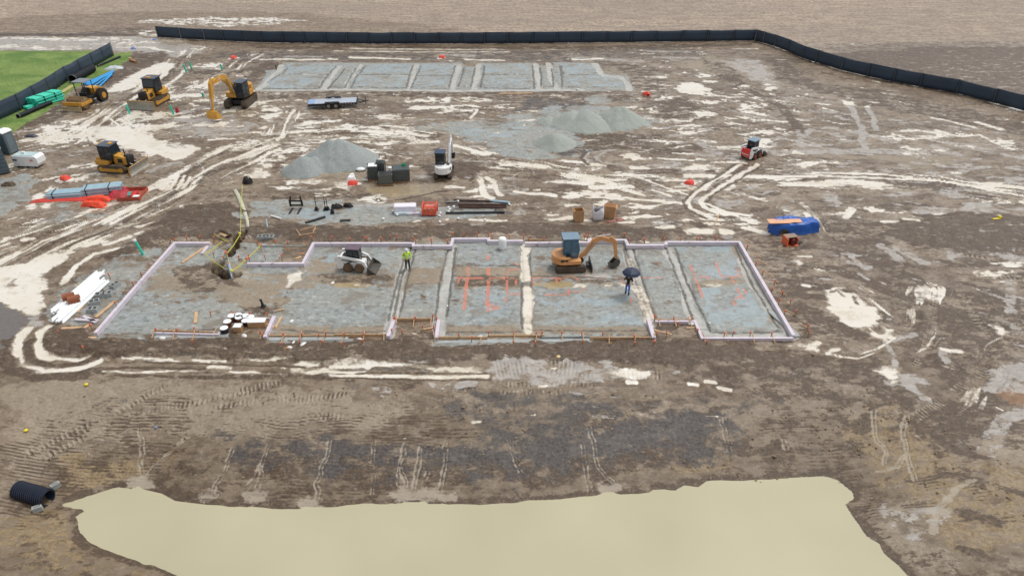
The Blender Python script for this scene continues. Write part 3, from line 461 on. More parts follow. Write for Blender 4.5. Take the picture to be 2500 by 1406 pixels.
    me.vertices.add(N); me.vertices.foreach_set('co', np.stack([x, y, z], 1).astype(np.float32).ravel())
    i = np.arange(nr-1)[:, None]*nc+np.arange(nc-1)[None, :]; i = i.ravel()
    q = np.stack([i, i+nc, i+nc+1, i+1], 1).astype(np.int32); nf = len(q)
    me.loops.add(nf*4); me.loops.foreach_set('vertex_index', q.ravel())
    me.polygons.add(nf); me.polygons.foreach_set('loop_start', np.arange(nf, dtype=np.int32)*4)
    me.polygons.foreach_set('use_smooth', np.ones(nf, bool))
    me.update(calc_edges=True)
    for nm, ks in (('ma', ('pud','grav','dark','pale')), ('mb', ('grass','field','black','paint')), ('mc', ('silt','clear','gold','rust')), ('md', ('wet','asph','line','stp')), ('mf', ('riv','bank','bank','bank'))):
        at = me.color_attributes.new(nm, 'FLOAT_COLOR', 'POINT')
        at.data.foreach_set('color', np.stack([M[k] for k in ks], 1).astype(np.float32).ravel())
    o = bpy.data.objects.new('ground', me); COL.objects.link(o); o['kind'] = 'structure'
    me.materials.append(ground_mat())
    return o

PAINT = [(w, q) for w, q in [(.22,((1143,655),(1138,700),(1133,755))),(.22,((1193,622),(1190,634))),(.24,((1193,652),(1192,700),(1189,758))),(.16,((1189,758),(1215,752),(1218,748))),(.14,((1195,742),(1212,752))),(.15,((1110,678),(1272,680))),(.14,((1240,656),(1238,690),(1236,735))),(.12,((1240,656),(1270,656))),(.12,((1238,718),(1270,718))),(.16,((1260,680),(1259,694))),
  (.16,((1300,678),(1400,676),(1480,678))),(.14,((1300,678),(1301,704))),(.15,((1358,676),(1360,690),(1370,690),(1368,676))),(.14,((1330,720),(1388,718),(1388,706))),(.10,((1388,712),(1426,712),(1426,704))),(.13,((1408,676),(1410,684))),(.10,((1500,676),(1560,678),(1620,678))),(.10,((1510,678),(1525,690))),
  (.16,((1684,645),(1698,678),(1716,726))),(.13,((1748,642),(1760,674),(1800,676))),(.13,((1698,676),(1732,676),(1730,682))),(.13,((1797,658),(1808,672),(1792,676),(1786,678),(1792,690))),(.12,((1800,702),(1812,728),(1818,730))),(.13,((1810,722),(1790,732),(1792,744),(1796,742))),(.1,((1774,658),(1770,660))),(.12,((1818,706),(1822,716))),(.10,((1125,675),(1118,690))),(.14,((1230,682),(1231,668))),(.1,((1255,640),(1268,650))),(.1,((1540,725),(1542,742)))]]
PITS = [(((534,646),(530,664),(552,678),(578,676)), .62, 1.5), (((594,572),(575,600),(560,625)), .6, 1.1), (((536,574),(560,584)), .4, .6)]

def lin(r, g, b):
    f = lambda c: (c/255/12.92) if c/255 <= .04045 else ((c/255+.055)/1.055)**2.4
    return (f(r), f(g), f(b), 1)
def ground_mat():
    m = bpy.data.materials.new('site_ground'); m.use_nodes = True; nt = m.node_tree; n = nt.nodes; l = nt.links
    b = n['Principled BSDF']
    def at(nm):
        a = n.new('ShaderNodeAttribute'); a.attribute_name = nm; s = n.new('ShaderNodeSeparateColor'); l.new(a.outputs['Color'], s.inputs[0])
        return s.outputs[0], s.outputs[1], s.outputs[2], a.outputs['Alpha']
    pud, grav, dark, pale = at('ma'); grass, field, black, paint = at('mb'); silt, clear, gold, rust = at('mc'); wet, asph, line, stp = at('md'); riv, bank, _, _ = at('mf')
    tc = n.new('ShaderNodeTexCoord')
    def noise(scale, det=4, rough=.6, sx=1, sy=1):
        mp = n.new('ShaderNodeMapping'); mp.inputs['Scale'].default_value = (sx, sy, 1); l.new(tc.outputs['Object'], mp.inputs[0])
        t = n.new('ShaderNodeTexNoise'); t.inputs['Scale'].default_value = scale; t.inputs['Detail'].default_value = det; t.inputs['Roughness'].default_value = rough
        l.new(mp.outputs[0], t.inputs['Vector']); return t.outputs[0]
    def ramp(f, lo, hi):
        r = n.new('ShaderNodeMapRange'); r.inputs[1].default_value = lo; r.inputs[2].default_value = hi; l.new(f, r.inputs[0]); return r.outputs[0]
    def mix(f, a, c, k=1.0):
        x = n.new('ShaderNodeMix'); x.data_type = 'RGBA'
        if k != 1.0:
            mm = n.new('ShaderNodeMath'); mm.operation = 'MULTIPLY'; mm.inputs[1].default_value = k; l.new(f, mm.inputs[0]); f = mm.outputs[0]
        l.new(f, x.inputs[0])
        for s, v in ((6, a), (7, c)):
            if isinstance(v, tuple): x.inputs[s].default_value = v
            else: l.new(v, x.inputs[s])
        return x.outputs[2]
    def fmix(f, a, c):
        x = n.new('ShaderNodeMix'); x.data_type = 'FLOAT'; l.new(f, x.inputs[0])
        for s, v in ((2, a), (3, c)):
            if isinstance(v, (int, float)): x.inputs[s].default_value = v
            else: l.new(v, x.inputs[s])
        return x.outputs[0]
    big = noise(.22, 5); med = noise(1.6, 5, .65, 1, 1.6); fine = noise(6, 5, .75); grain = noise(16, 3, .8)
    cl1 = ramp(noise(2.0, 6, .72, .85, 1.15), .34, .66); cl2 = ramp(noise(2.7, 6, .72, .8, 1.2), .34, .66); cl3 = ramp(noise(.35, 8, .76, .8, 1.2), .36, .64); cl4 = ramp(noise(.85, 8, .76, .8, 1.25), .36, .64)
    def crisp(mask, nz, amp, lo, hi):
        a_ = n.new('ShaderNodeMath'); a_.operation = 'MULTIPLY_ADD'; a_.inputs[1].default_value = amp; a_.inputs[2].default_value = -amp*.5; l.new(nz, a_.inputs[0])
        b_ = n.new('ShaderNodeMath'); b_.operation = 'ADD'; l.new(mask, b_.inputs[0]); l.new(a_.outputs[0], b_.inputs[1])
        g_ = n.new('ShaderNodeMath'); g_.operation = 'MULTIPLY'; l.new(ramp(b_.outputs[0], lo, hi), g_.inputs[0]); l.new(ramp(mask, 0.02, .2), g_.inputs[1])
        return g_.outputs[0]
    silt = crisp(silt, cl4, 1.1, .3, .5); gold = crisp(gold, cl1, 1.2, .3, .65); darkc = crisp(dark, cl4, 1.25, .32, .52)
    black = crisp(black, cl4, .9, .12, .42); rust = crisp(rust, cl1, .9, .3, .6); palec = crisp(pale, cl4, 1.2, .36, .56); wetc = crisp(wet, cl4, 1.1, .32, .62)
    gravc = crisp(grav, cl4, 1.0, .34, .5); grass = crisp(grass, cl1, .9, .42, .52); asph = crisp(asph, cl1, .7, .4, .5); paint = crisp(paint, fine, 1.4, .3, .6); line = crisp(line, cl1, .8, .3, .55); stp = crisp(stp, cl1, .6, .3, .6); riv = crisp(riv, cl2, .7, .25, .6)
    film = crisp(pud, cl2, .8, .06, .5); pudc = crisp(pud, cl1, .8, .36, .78); clear = crisp(clear, cl2, .8, .3, .6)
    c = mix(ramp(big, .35, .65), lin(127,110,90), lin(148,131,111))
    c = mix(ramp(cl3, .50, .72), c, lin(104,87,69), .78)
    c = mix(ramp(cl4, .60, .78), c, lin(86,69,52), .75)
    c = mix(ramp(cl4, .30, .12), c, lin(170,155,136), .55)
    c = mix(ramp(cl1, .62, .80), c, lin(82,66,50), .6)  # small shadows among the clods, put into the mud colour
    c = mix(ramp(cl2, .66, .84), c, lin(194,182,165), .5)  # thin pale highlights on the clods, put into the mud colour
    cl5 = ramp(noise(.13, 5, .65, .7, 1.3), .38, .62)
    c = mix(ramp(cl5, .5, .8), c, lin(96,78,60), .5); c = mix(ramp(cl5, .3, .05), c, lin(168,155,138), .3)
    bkc = mix(ramp(cl1, .35, .7), lin(128,111,89), lin(106,90,70)); bkc = mix(ramp(fine, .5, .7), bkc, lin(98,83,65), .5)
    c = mix(bank, c, bkc, .85)
    c = mix(silt, c, mix(ramp(fine, .4, .6), lin(168,154,133), lin(144,130,110)), .75)
    c = mix(gold, c, mix(ramp(fine, .4, .6), lin(124,102,68), lin(168,146,108)), .7)
    c = mix(darkc, c, mix(ramp(fine, .4, .6), lin(64,49,35), mix(ramp(cl2, .6, .8), lin(92,73,54), lin(132,112,90))), .88)
    c = mix(black, c, mix(ramp(fine, .4, .6), lin(56,53,53), lin(92,86,82)), .85)
    c = mix(rust, c, lin(150,112,78), .7)
    gcol = mix(ramp(big, .35, .65), mix(ramp(med, .4, .6), lin(160,169,169), lin(142,148,146)), lin(160,160,152))
    gcol = mix(ramp(cl1, .62, .82), gcol, lin(116,117,112), .8); gcol = mix(ramp(cl2, .62, .82), gcol, lin(198,201,197), .6); gcol = mix(ramp(cl3, .58, .82), gcol, lin(132,122,107), .75)
    gcol = mix(ramp(grain, .52, .66), gcol, lin(112,116,115), .7)
    c = mix(gravc, c, gcol, .93)
    c = mix(asph, c, mix(ramp(fine, .3, .7), lin(104,98,94), lin(120,114,110)), 1)
    c = mix(palec, c, mix(ramp(med, .4, .6), lin(168,161,153), lin(190,185,178)), .8)  # pale clay film with its wet sheen put into the colour
    c = mix(wetc, c, mix(ramp(med, .4, .6), lin(166,180,184), lin(152,164,167)), .8)
    g = mix(ramp(fine, .4, .6), lin(80,106,44), mix(ramp(cl5, .3, .7), lin(138,158,80), lin(96,132,54)))
    g = mix(ramp(cl3, .4, .8), g, lin(134,156,84), .6)
    c = mix(grass, c, g)
    fieldc = mix(ramp(noise(.5, 5, .6, .5, 1.6), .4, .6), lin(150,134,120), lin(182,166,146))
    fieldc = mix(ramp(noise(1.5, 6, .75, .9, 1.1), .48, .58), fieldc, lin(118,102,90), .75)
    fieldc = mix(ramp(noise(2.2, 6, .75, .9, 1.1), .54, .62), fieldc, lin(206,192,172), .6)
    fieldc = mix(ramp(noise(.06, 4, .6, .4, 1.6), .4, .6), fieldc, lin(138,124,114), .4)
    fmask = n.new('ShaderNodeMath'); fmask.operation = 'MULTIPLY'; l.new(field, fmask.inputs[0])
    dd = n.new('ShaderNodeMath'); dd.operation = 'MULTIPLY_ADD'; dd.inputs[1].default_value = -.85; dd.inputs[2].default_value = 1; l.new(dark, dd.inputs[0]); l.new(dd.outputs[0], fmask.inputs[1])
    c = mix(fmask.outputs[0], c, fieldc)
    c = mix(paint, c, lin(222,128,100), .68)
    c = mix(clear, c, lin(172,152,112), .8)
    c = mix(stp, c, mix(ramp(cl4, .3, .7), lin(178,176,168), lin(194,192,186)), .85)
    c = mix(riv, c, lin(176,164,146), .75)
    c = mix(line, c, lin(92,88,80), .8)
    c = mix(film, c, mix(ramp(cl4, .25, .7), lin(172,159,139), lin(138,122,101)), .8)
    pc = mix(ramp(big, .3, .7), lin(232,227,217), lin(221,211,192)); pc = mix(ramp(cl3, .55, .95), pc, lin(198,185,162), .6)
    c = mix(pudc, c, pc)
    pud = pudc; pale = palec; wet = wetc; grav = gravc; dark = darkc
    l.new(c, b.inputs['Base Color'])
    r = fmix(ramp(cl4, .3, .7), .30, .62)
    r = fmix(dark, r, .5); r = fmix(grav, r, .55); r = fmix(pale, r, .28); r = fmix(wet, r, .22); r = fmix(grass, r, .8); r = fmix(field, r, .85)
    r = fmix(clear, r, .08); r = fmix(film, r, .2); r = fmix(pud, r, .06)
    l.new(r, b.inputs['Roughness'])
    bump = n.new('ShaderNodeBump'); bump.inputs['Distance'].default_value = .05
    st = fmix(pud, .55, 0.0); st = fmix(clear, st, 0.0); l.new(st, bump.inputs['Strength'])
    hh = n.new('ShaderNodeMath'); hh.operation = 'ADD'; l.new(fine, hh.inputs[0]); l.new(grain, hh.inputs[1]); l.new(hh.outputs[0], bump.inputs['Height'])
    l.new(bump.outputs[0], b.inputs['Normal'])
    return m

build_ground()
# pond water
def pond():
    pts = POND; cx_ = sum(p[0] for p in pts)/len(pts); cy_ = sum(p[1] for p in pts)/len(pts)
    me = bpy.data.meshes.new('pond_water'); bm = bmesh.new()
    vs = []
    for p in pts:
        d = Vector((p[0]-cx_, p[1]-cy_)); k = 1+1.2/max(d.length, 1); vs.append(bm.verts.new((cx_+d.x*k, cy_+d.y*k, ZP)))
    f = bm.faces.new(vs)
    if f.normal.z < 0: f.normal_flip()
    bmesh.ops.triangulate(bm, faces=[f]); bm.to_mesh(me); bm.free()
    o = bpy.data.objects.new('pond_water', me); COL.objects.link(o); o['kind'] = 'structure'
    m = bpy.data.materials.new('muddy_water'); m.use_nodes = True; n = m.node_tree.nodes; l = m.node_tree.links; b = n['Principled BSDF']
    tc = n.new('ShaderNodeTexCoord'); t = n.new('ShaderNodeTexNoise'); t.inputs['Scale'].default_value = .12; t.inputs['Detail'].default_value = 3
    l.new(tc.outputs['Object'], t.inputs['Vector'])
    cr = n.new('ShaderNodeValToRGB'); cr.color_ramp.elements[0].position = .35; cr.color_ramp.elements[1].position = .65
    cr.color_ramp.elements[0].color = lin(181,174,144); cr.color_ramp.elements[1].color = lin(191,183,153)
    l.new(t.outputs[0], cr.inputs[0]); l.new(cr.outputs[0], b.inputs['Base Color']); b.inputs['Roughness'].default_value = .12
    t2 = n.new('ShaderNodeTexNoise'); t2.inputs['Scale'].default_value = 3; bp = n.new('ShaderNodeBump'); bp.inputs['Strength'].default_value = .04; l.new(tc.outputs['Object'], t2.inputs['Vector']); l.new(t2.outputs[0], bp.inputs['Height']); l.new(bp.outputs[0], b.inputs['Normal'])
    me.materials.append(m)
pond()
# ------------------------------------------------------------------ helpers for objects
_mats = {}
def mat(name, rgb, rough=.55, metal=0, var=.12, dirt=0.0, scale=2.5, spec=.5, trans=0):
    if name in _mats: return _mats[name]
    m = bpy.data.materials.new(name); m.use_nodes = True; n = m.node_tree.nodes; l = m.node_tree.links; b = n['Principled BSDF']
    base = lin(*rgb); tc = n.new('ShaderNodeTexCoord'); t = n.new('ShaderNodeTexNoise'); t.inputs['Scale'].default_value = scale; t.inputs['Detail'].default_value = 5
    l.new(tc.outputs['Object'], t.inputs['Vector'])
    cr = n.new('ShaderNodeValToRGB'); e = cr.color_ramp.elements; e[0].position = .35; e[1].position = .65
    e[0].color = tuple(min(1, c*(1-var)) for c in base[:3])+(1,); e[1].color = tuple(min(1, c*(1+var)) for c in base[:3])+(1,)
    l.new(t.outputs[0], cr.inputs[0]); out = cr.outputs[0]
    if dirt > 0:
        t2 = n.new('ShaderNodeTexNoise'); t2.inputs['Scale'].default_value = 1.7; t2.inputs['Detail'].default_value = 7; t2.inputs['Roughness'].default_value = .7
        l.new(tc.outputs['Object'], t2.inputs['Vector'])
        mr = n.new('ShaderNodeMapRange'); mr.inputs[1].default_value = .72-.35*dirt; mr.inputs[2].default_value = .82-.3*dirt; l.new(t2.outputs[0], mr.inputs[0])
        mx = n.new('ShaderNodeMix'); mx.data_type = 'RGBA'; mm = n.new('ShaderNodeMath'); mm.operation = 'MULTIPLY'; mm.inputs[1].default_value = .85; l.new(mr.outputs[0], mm.inputs[0])
        l.new(mm.outputs[0], mx.inputs[0]); l.new(out, mx.inputs[6]); mx.inputs[7].default_value = lin(118, 98, 76); out = mx.outputs[2]
    l.new(out, b.inputs['Base Color']); b.inputs['Roughness'].default_value = rough; b.inputs['Metallic'].default_value = metal
    b.inputs['Specular IOR Level'].default_value = spec
    if trans: b.inputs['Alpha'].default_value = 1-trans
    _mats[name] = m; return m

class MB:
    def __init__(s): s.v = []; s.f = []; s.cut = []
    def add(s, vs, fs):
        k = len(s.v); s.cut.append((k, len(s.f))); s.v += [tuple(v) for v in vs]; s.f += [tuple(i+k for i in f) for f in fs]; return s
    def box(s, c, d, rz=0, ry=0, rx=0, tap=(1, 1)):
        M_ = Euler((rx, ry, rz)).to_matrix(); vs = []
        for z in (-.5, .5):
            for x_, y_ in ((-.5, -.5), (.5, -.5), (.5, .5), (-.5, .5)):
                k = tap if z > 0 else (1, 1)
                vs.append(M_ @ Vector((x_*d[0]*k[0], y_*d[1]*k[1], z*d[2]))+Vector(c))
        return s.add(vs, [(3, 2, 1, 0), (4, 5, 6, 7), (0, 1, 5, 4), (1, 2, 6, 5), (2, 3, 7, 6), (3, 0, 4, 7)])
    def prism(s, prof, y0, y1, ax='y'):
        """profile of (x, z) pushed along y"""
        n = len(prof)
        f = (lambda p, y: (p[0], y, p[1])) if ax == 'y' else (lambda p, y: (p[0], p[1], y)) if ax == 'z' else (lambda p, y: (y, p[0], p[1]))
        vs = [f(p, y0) for p in prof]+[f(p, y1) for p in prof]
        return s.add(vs, [tuple(range(n)), tuple(range(2*n-1, n-1, -1))]+[(i, i+n, (i+1) % n+n, (i+1) % n) for i in range(n)])
    def tube(s, pts, r, n=8, cap=True):
        pts = [Vector(p) for p in pts]; rs = r if isinstance(r, (list, tuple)) else [r]*len(pts); vs = []
        for i, p in enumerate(pts):
            d = (pts[min(i+1, len(pts)-1)]-pts[max(i-1, 0)]).normalized()
            u = d.cross(Vector((0, 0, 1)));  u = u if u.length > 1e-3 else Vector((1, 0, 0)); u.normalize(); w = d.cross(u)
            for k in range(n):
                a = 2*math.pi*k/n; vs.append(p+(u*math.cos(a)+w*math.sin(a))*rs[i])
        fs = [(i*n+k, i*n+(k+1) % n, (i+1)*n+(k+1) % n, (i+1)*n+k) for i in range(len(pts)-1) for k in range(n)]
        if cap: fs += [tuple(range(n-1, -1, -1)), tuple(range((len(pts)-1)*n, len(pts)*n))]
        return s.add(vs, fs)
    def ell(s, c, r, nu=12, nv=8, v0=0.0, v1=1.0):
        vs = []; fs = []
        for j in range(nv+1):
            t = math.pi*(v0+(v1-v0)*j/nv)
            for i in range(nu):
                a = 2*math.pi*i/nu; vs.append((c[0]+r[0]*math.sin(t)*math.cos(a), c[1]+r[1]*math.sin(t)*math.sin(a), c[2]+r[2]*math.cos(t)))
        for j in range(nv):
            for i in range(nu): fs.append((j*nu+i, (j+1)*nu+i, (j+1)*nu+(i+1) % nu, j*nu+(i+1) % nu))
        return s.add(vs, fs)
    def beam(s, pts, y0, y1):
        """pts: (x, z, half thickness) spine in the xz plane"""
        P_ = [Vector((p[0], p[1])) for p in pts]; L_ = []; R_ = []
        for i, p in enumerate(P_):
            d = (P_[min(i+1, len(P_)-1)]-P_[max(i-1, 0)]).normalized(); nn = Vector((-d.y, d.x))*pts[i][2]
            L_.append(p+nn); R_.append(p-nn)
        return s.prism([tuple(q) for q in L_]+[tuple(q) for q in reversed(R_)], y0, y1)
    def build(s, name, m, parent=None, bevel=0, smooth=False, loc=None):
        me = bpy.data.meshes.new(name); me.from_pydata(s.v, [], s.f); me.update()
        bm = bmesh.new(); bm.from_mesh(me); bmesh.ops.remove_doubles(bm, verts=bm.verts, dist=1e-5); bmesh.ops.recalc_face_normals(bm, faces=bm.faces); bm.to_mesh(me); bm.free()
        if smooth: me.polygons.foreach_set('use_smooth', [True]*len(me.polygons))
        o = bpy.data.objects.new(name, me); COL.objects.link(o); me.materials.append(m)
        if parent: o.parent = parent
        if loc: o.location = loc
        if bevel:
            b = o.modifiers.new('bevel', 'BEVEL'); b.width = bevel; b.segments = 2; b.limit_method = 'ANGLE'
        return o
def each(mb, name, m, parent, bevel=0, smooth=False):
    out = []; c = mb.cut+[(len(mb.v), len(mb.f))]
    for (v0, f0), (v1, f1) in zip(c[:-1], c[1:]):
        if v1 == v0: continue
        q = MB(); q.v = mb.v[v0:v1]; q.f = [tuple(i-v0 for i in f) for f in mb.f[f0:f1]]; out.append(q.build(name, m, parent, bevel, smooth))
    return out
def tag(o, label, cat, group=None, kind=None):
    o['label'] = label; o['category'] = cat
    if group: o['group'] = group
    if kind: o['kind'] = kind
    return o
def thing(name, label, cat, loc=(0, 0, 0), rz=0, group=None):
    o = bpy.data.objects.new(name, None); COL.objects.link(o); o.location = loc; o.rotation_euler = (0, 0, rz); o.empty_display_size = .3
    return tag(o, label, cat, group)
def kids(o): return [c for c in COL.objects if c.parent == o]
def dup(o, loc, rz=0, label=None, group=None, scale=None):
    r = o.copy(); COL.objects.link(r); r.location = loc; r.rotation_euler = (0, 0, rz)
    if label: r['label'] = label
    if group: r['group'] = group
    if scale: r.scale = scale
    for ch in kids(o):
        c = ch.copy(); COL.objects.link(c); c.parent = r
        for g in kids(ch):
            d = g.copy(); COL.objects.link(d); d.parent = c
    return r
def ang(p, q): return math.atan2(q[1]-p[1], q[0]-p[0])
# ------------------------------------------------------------------ materials
YEL = mat('yellow_paint', (208,154,58), .45, 0, .1, .45); ORG = mat('orange_paint', (214,154,98), .45, 0, .08, .3); WHT = mat('white_paint', (240,240,238), .4, 0, .04, .2)
RED = mat('red_paint', (214,48,44), .4, 0, .08, .1); BLK = mat('black_steel', (36,38,42), .45, 0, .2, .2); TRK = mat('muddy_track', (82,72,62), .8, 0, .25, .55)
GLS = mat('dark_glass', (28,40,48), .08, 0, .2, 0, spec=.8); BGL = mat('blue_glass', (58,98,122), .08, 0, .15, 0, spec=.8); ROOFB = mat('blue_grey_roof', (120,146,164), .4, 0, .08, .1); DKR = mat('slate_roof', (72,84,100), .4, 0, .1, .1)
STL = mat('worn_steel', (150,150,146), .4, .4, .15, .4); TYR = mat('tyre_rubber', (48,44,42), .8, 0, .2, .5); CHR = mat('chrome_rod', (200,200,200), .2, .8); MUDM = mat('caked_mud', (112,94,74), .85, 0, .2); GRYR = mat('grey_canopy', (128,134,138), .5, 0, .08, .2)
TIRB = mat('mud_brown_tyre', (104,84,62), .85, 0, .2, .5)

def stadium(x0, x1, z0, z1, n=6):
    r = (z1-z0)/2; zc = (z0+z1)/2; pr = []
    for i in range(n+1): a = -math.pi/2+math.pi*i/n; pr.append((x1-r+r*math.cos(a), zc+r*math.sin(a)))
    for i in range(n+1): a = math.pi/2+math.pi*i/n; pr.append((x0+r+r*math.cos(a), zc+r*math.sin(a)))
    return pr
def track(t, x0, x1, z1, yc, w, fm):
    o = MB(); o.prism(stadium(x0, x1, 0, z1), yc-w/2, yc+w/2)
    k = int((x1-x0)/.22)
    for i in range(k):
        x_ = x0+.15+(x1-x0-.3)*i/(k-1)
        o.box((x_, yc, z1+.01), (.06, w+.02, .05)); o.box((x_, yc, .0), (.06, w+.02, .05))
    tr = o.build('track', TRK, t)
    s = 1 if yc > 0 else -1
    f = MB(); f.prism(stadium(x0+.28, x1-.28, z1*.25, z1*.62, 3), yc+s*w/2, yc+s*(w/2+.03)); f.build('track_frame', fm, tr)
    g = MB()
    for x_ in (x0+z1/2, x1-z1/2): g.tube([(x_, yc+s*w/2, z1/2), (x_, yc+s*(w/2+.05), z1/2)], z1*.28, 12)
    each(g, 'sprocket', fm, tr)
    return tr
def cab(t, x0, x1, y0, y1, z0, z1, frame, glass, roofm, lean=.1, panes=True):
    c = MB(); c.prism([(x0, z0), (x1, z0), (x1+lean, z0+(z1-z0)*.45), (x1-.05, z1), (x0, z1)], y0, y1); cb = c.build('cab', frame, t, bevel=.03)
    h = z1-z0; w = .035
    g = MB()
    for yy_, s in ((y0, -1), (y1, 1)):
        g.prism([(x0+.1, z0+.12*h), (x0+(x1-x0)*.48, z0+.12*h), (x0+(x1-x0)*.48, z1-.1), (x0+.1, z1-.1)], yy_+s*.002, yy_+s*.014)
        g.prism([(x0+(x1-x0)*.56, z0+.12*h), (x1-.04, z0+.12*h), (x1+lean-.1, z0+.45*h), (x1-.12, z1-.1), (x0+(x1-x0)*.56, z1-.1)], yy_+s*.002, yy_+s*.014)
    each(g, 'window', glass, cb)
    f = MB(); f.add([(x1+.012, y0+.08, z0+.1*h), (x1+.012, y1-.08, z0+.1*h), (x1+lean+.012, y1-.08, z0+.45*h), (x1+lean+.012, y0+.08, z0+.45*h)], [(0, 1, 2, 3)])
    f.add([(x1+lean+.012, y0+.08, z0+.45*h), (x1+lean+.012, y1-.08, z0+.45*h), (x1-.03, y1-.08, z1-.08), (x1-.03, y0+.08, z1-.08)], [(0, 1, 2, 3)]); f.build('windscreen', glass, cb)
    b = MB(); b.box((x0-.012, (y0+y1)/2, z0+.62*h), (.02, (y1-y0)-.2, .5*h)); b.build('rear_window', glass, cb)
    r = MB(); r.box(((x0+x1)/2, (y0+y1)/2, z1+.05), (x1-x0+.14, y1-y0+.14, .1)); r.build('roof', roofm, cb, bevel=.03)
    return cb

def dozer(label, px, py, head, s=1.0, loc=None):
    p = W(px, py); t = thing('bulldozer', label, 'bulldozer', p, head); t.scale = (s, s, s); t['group'] = 'yellow earthmoving machines'
    for y_ in (-.85, .85): track(t, -1.5, 1.5, .82, y_, .46, YEL)
    b = MB(); b.box((0, 0, .55), (2.4, 1.1, .4)); b.build('undercarriage', BLK, t)
    h = MB(); h.prism([(.1, .75), (1.5, .75), (1.5, 1.45), (.1, 1.72)], -.46, .46); ho = h.build('engine_hood', YEL, t, bevel=.04)
    v = MB(); v.box((.8, -.475, 1.15), (.5, .02, .4)); v.box((.8, .475, 1.15), (.5, .02, .4)); each(v, 'vent', BLK, ho)
    g = MB(); g.box((1.6, 0, 1.1), (.22, .98, .95)); g.box((1.4, 0, 1.62), (.5, .5, .12)); g.build('radiator_guard', BLK, t, bevel=.04)
    f = MB(); f.prism([(-1.55, .8), (-.95, .8), (-.2, .88), (-.2, 1.2), (-1.55, 1.3)], -1.05, 1.05); f.box((-1.35, 0, 1.2), (.5, 1.4, .5)); f.build('fuel_tank', YEL, t, bevel=.04)
    c = cab(t, -1.15, .15, -.68, .68, 1.2, 2.62, BLK, GLS, DKR, .12)
    MB().box((-1.25, 0, 2.62), (.3, 1.0, .14)).build('rear_air_unit', YEL, c); MB().box((-.1, 0, 2.75), (.35, .5, .1)).build('roof_hatch', YEL, c)
    e = MB(); e.tube([(.95, .25, 1.5), (.95, .25, 2.15)], .05); e.build('exhaust', BLK, t)
    pa = MB()
    for y_ in (-.62, .62): pa.beam([(.6, .5, .09), (1.9, .38, .09), (2.15, .42, .1)], y_-.08, y_+.08)
    pa.box((1.95, 0, .5), (.25, 1.7, .22)); pa.build('push_arm', YEL, t)
    cy = MB(); cy.tube([(1.2, -.35, 1.1), (2.1, -.35, .75)], .05); cy.tube([(1.2, .35, 1.1), (2.1, .35, .75)], .05); each(cy, 'hydraulic_cylinder', CHR, t)
    bl = MB(); bl.beam([(2.42, .0, .03), (2.28, .22, .04), (2.24, .5, .04), (2.3, .78, .04), (2.42, .98, .03)], -1.55, 1.55); bo = bl.build('blade', mat('blade_back', (196,140,52), .5, 0, .1, .6), t)
    bf = MB(); bf.beam([(2.462, .02, .006), (2.33, .23, .006), (2.29, .5, .006), (2.352, .77, .006), (2.46, .95, .006)], -1.5, 1.5); bf.build('blade_face', mat('scoured_blade', (168,164,152), .35, .25, .12, .35), bo)
    return t

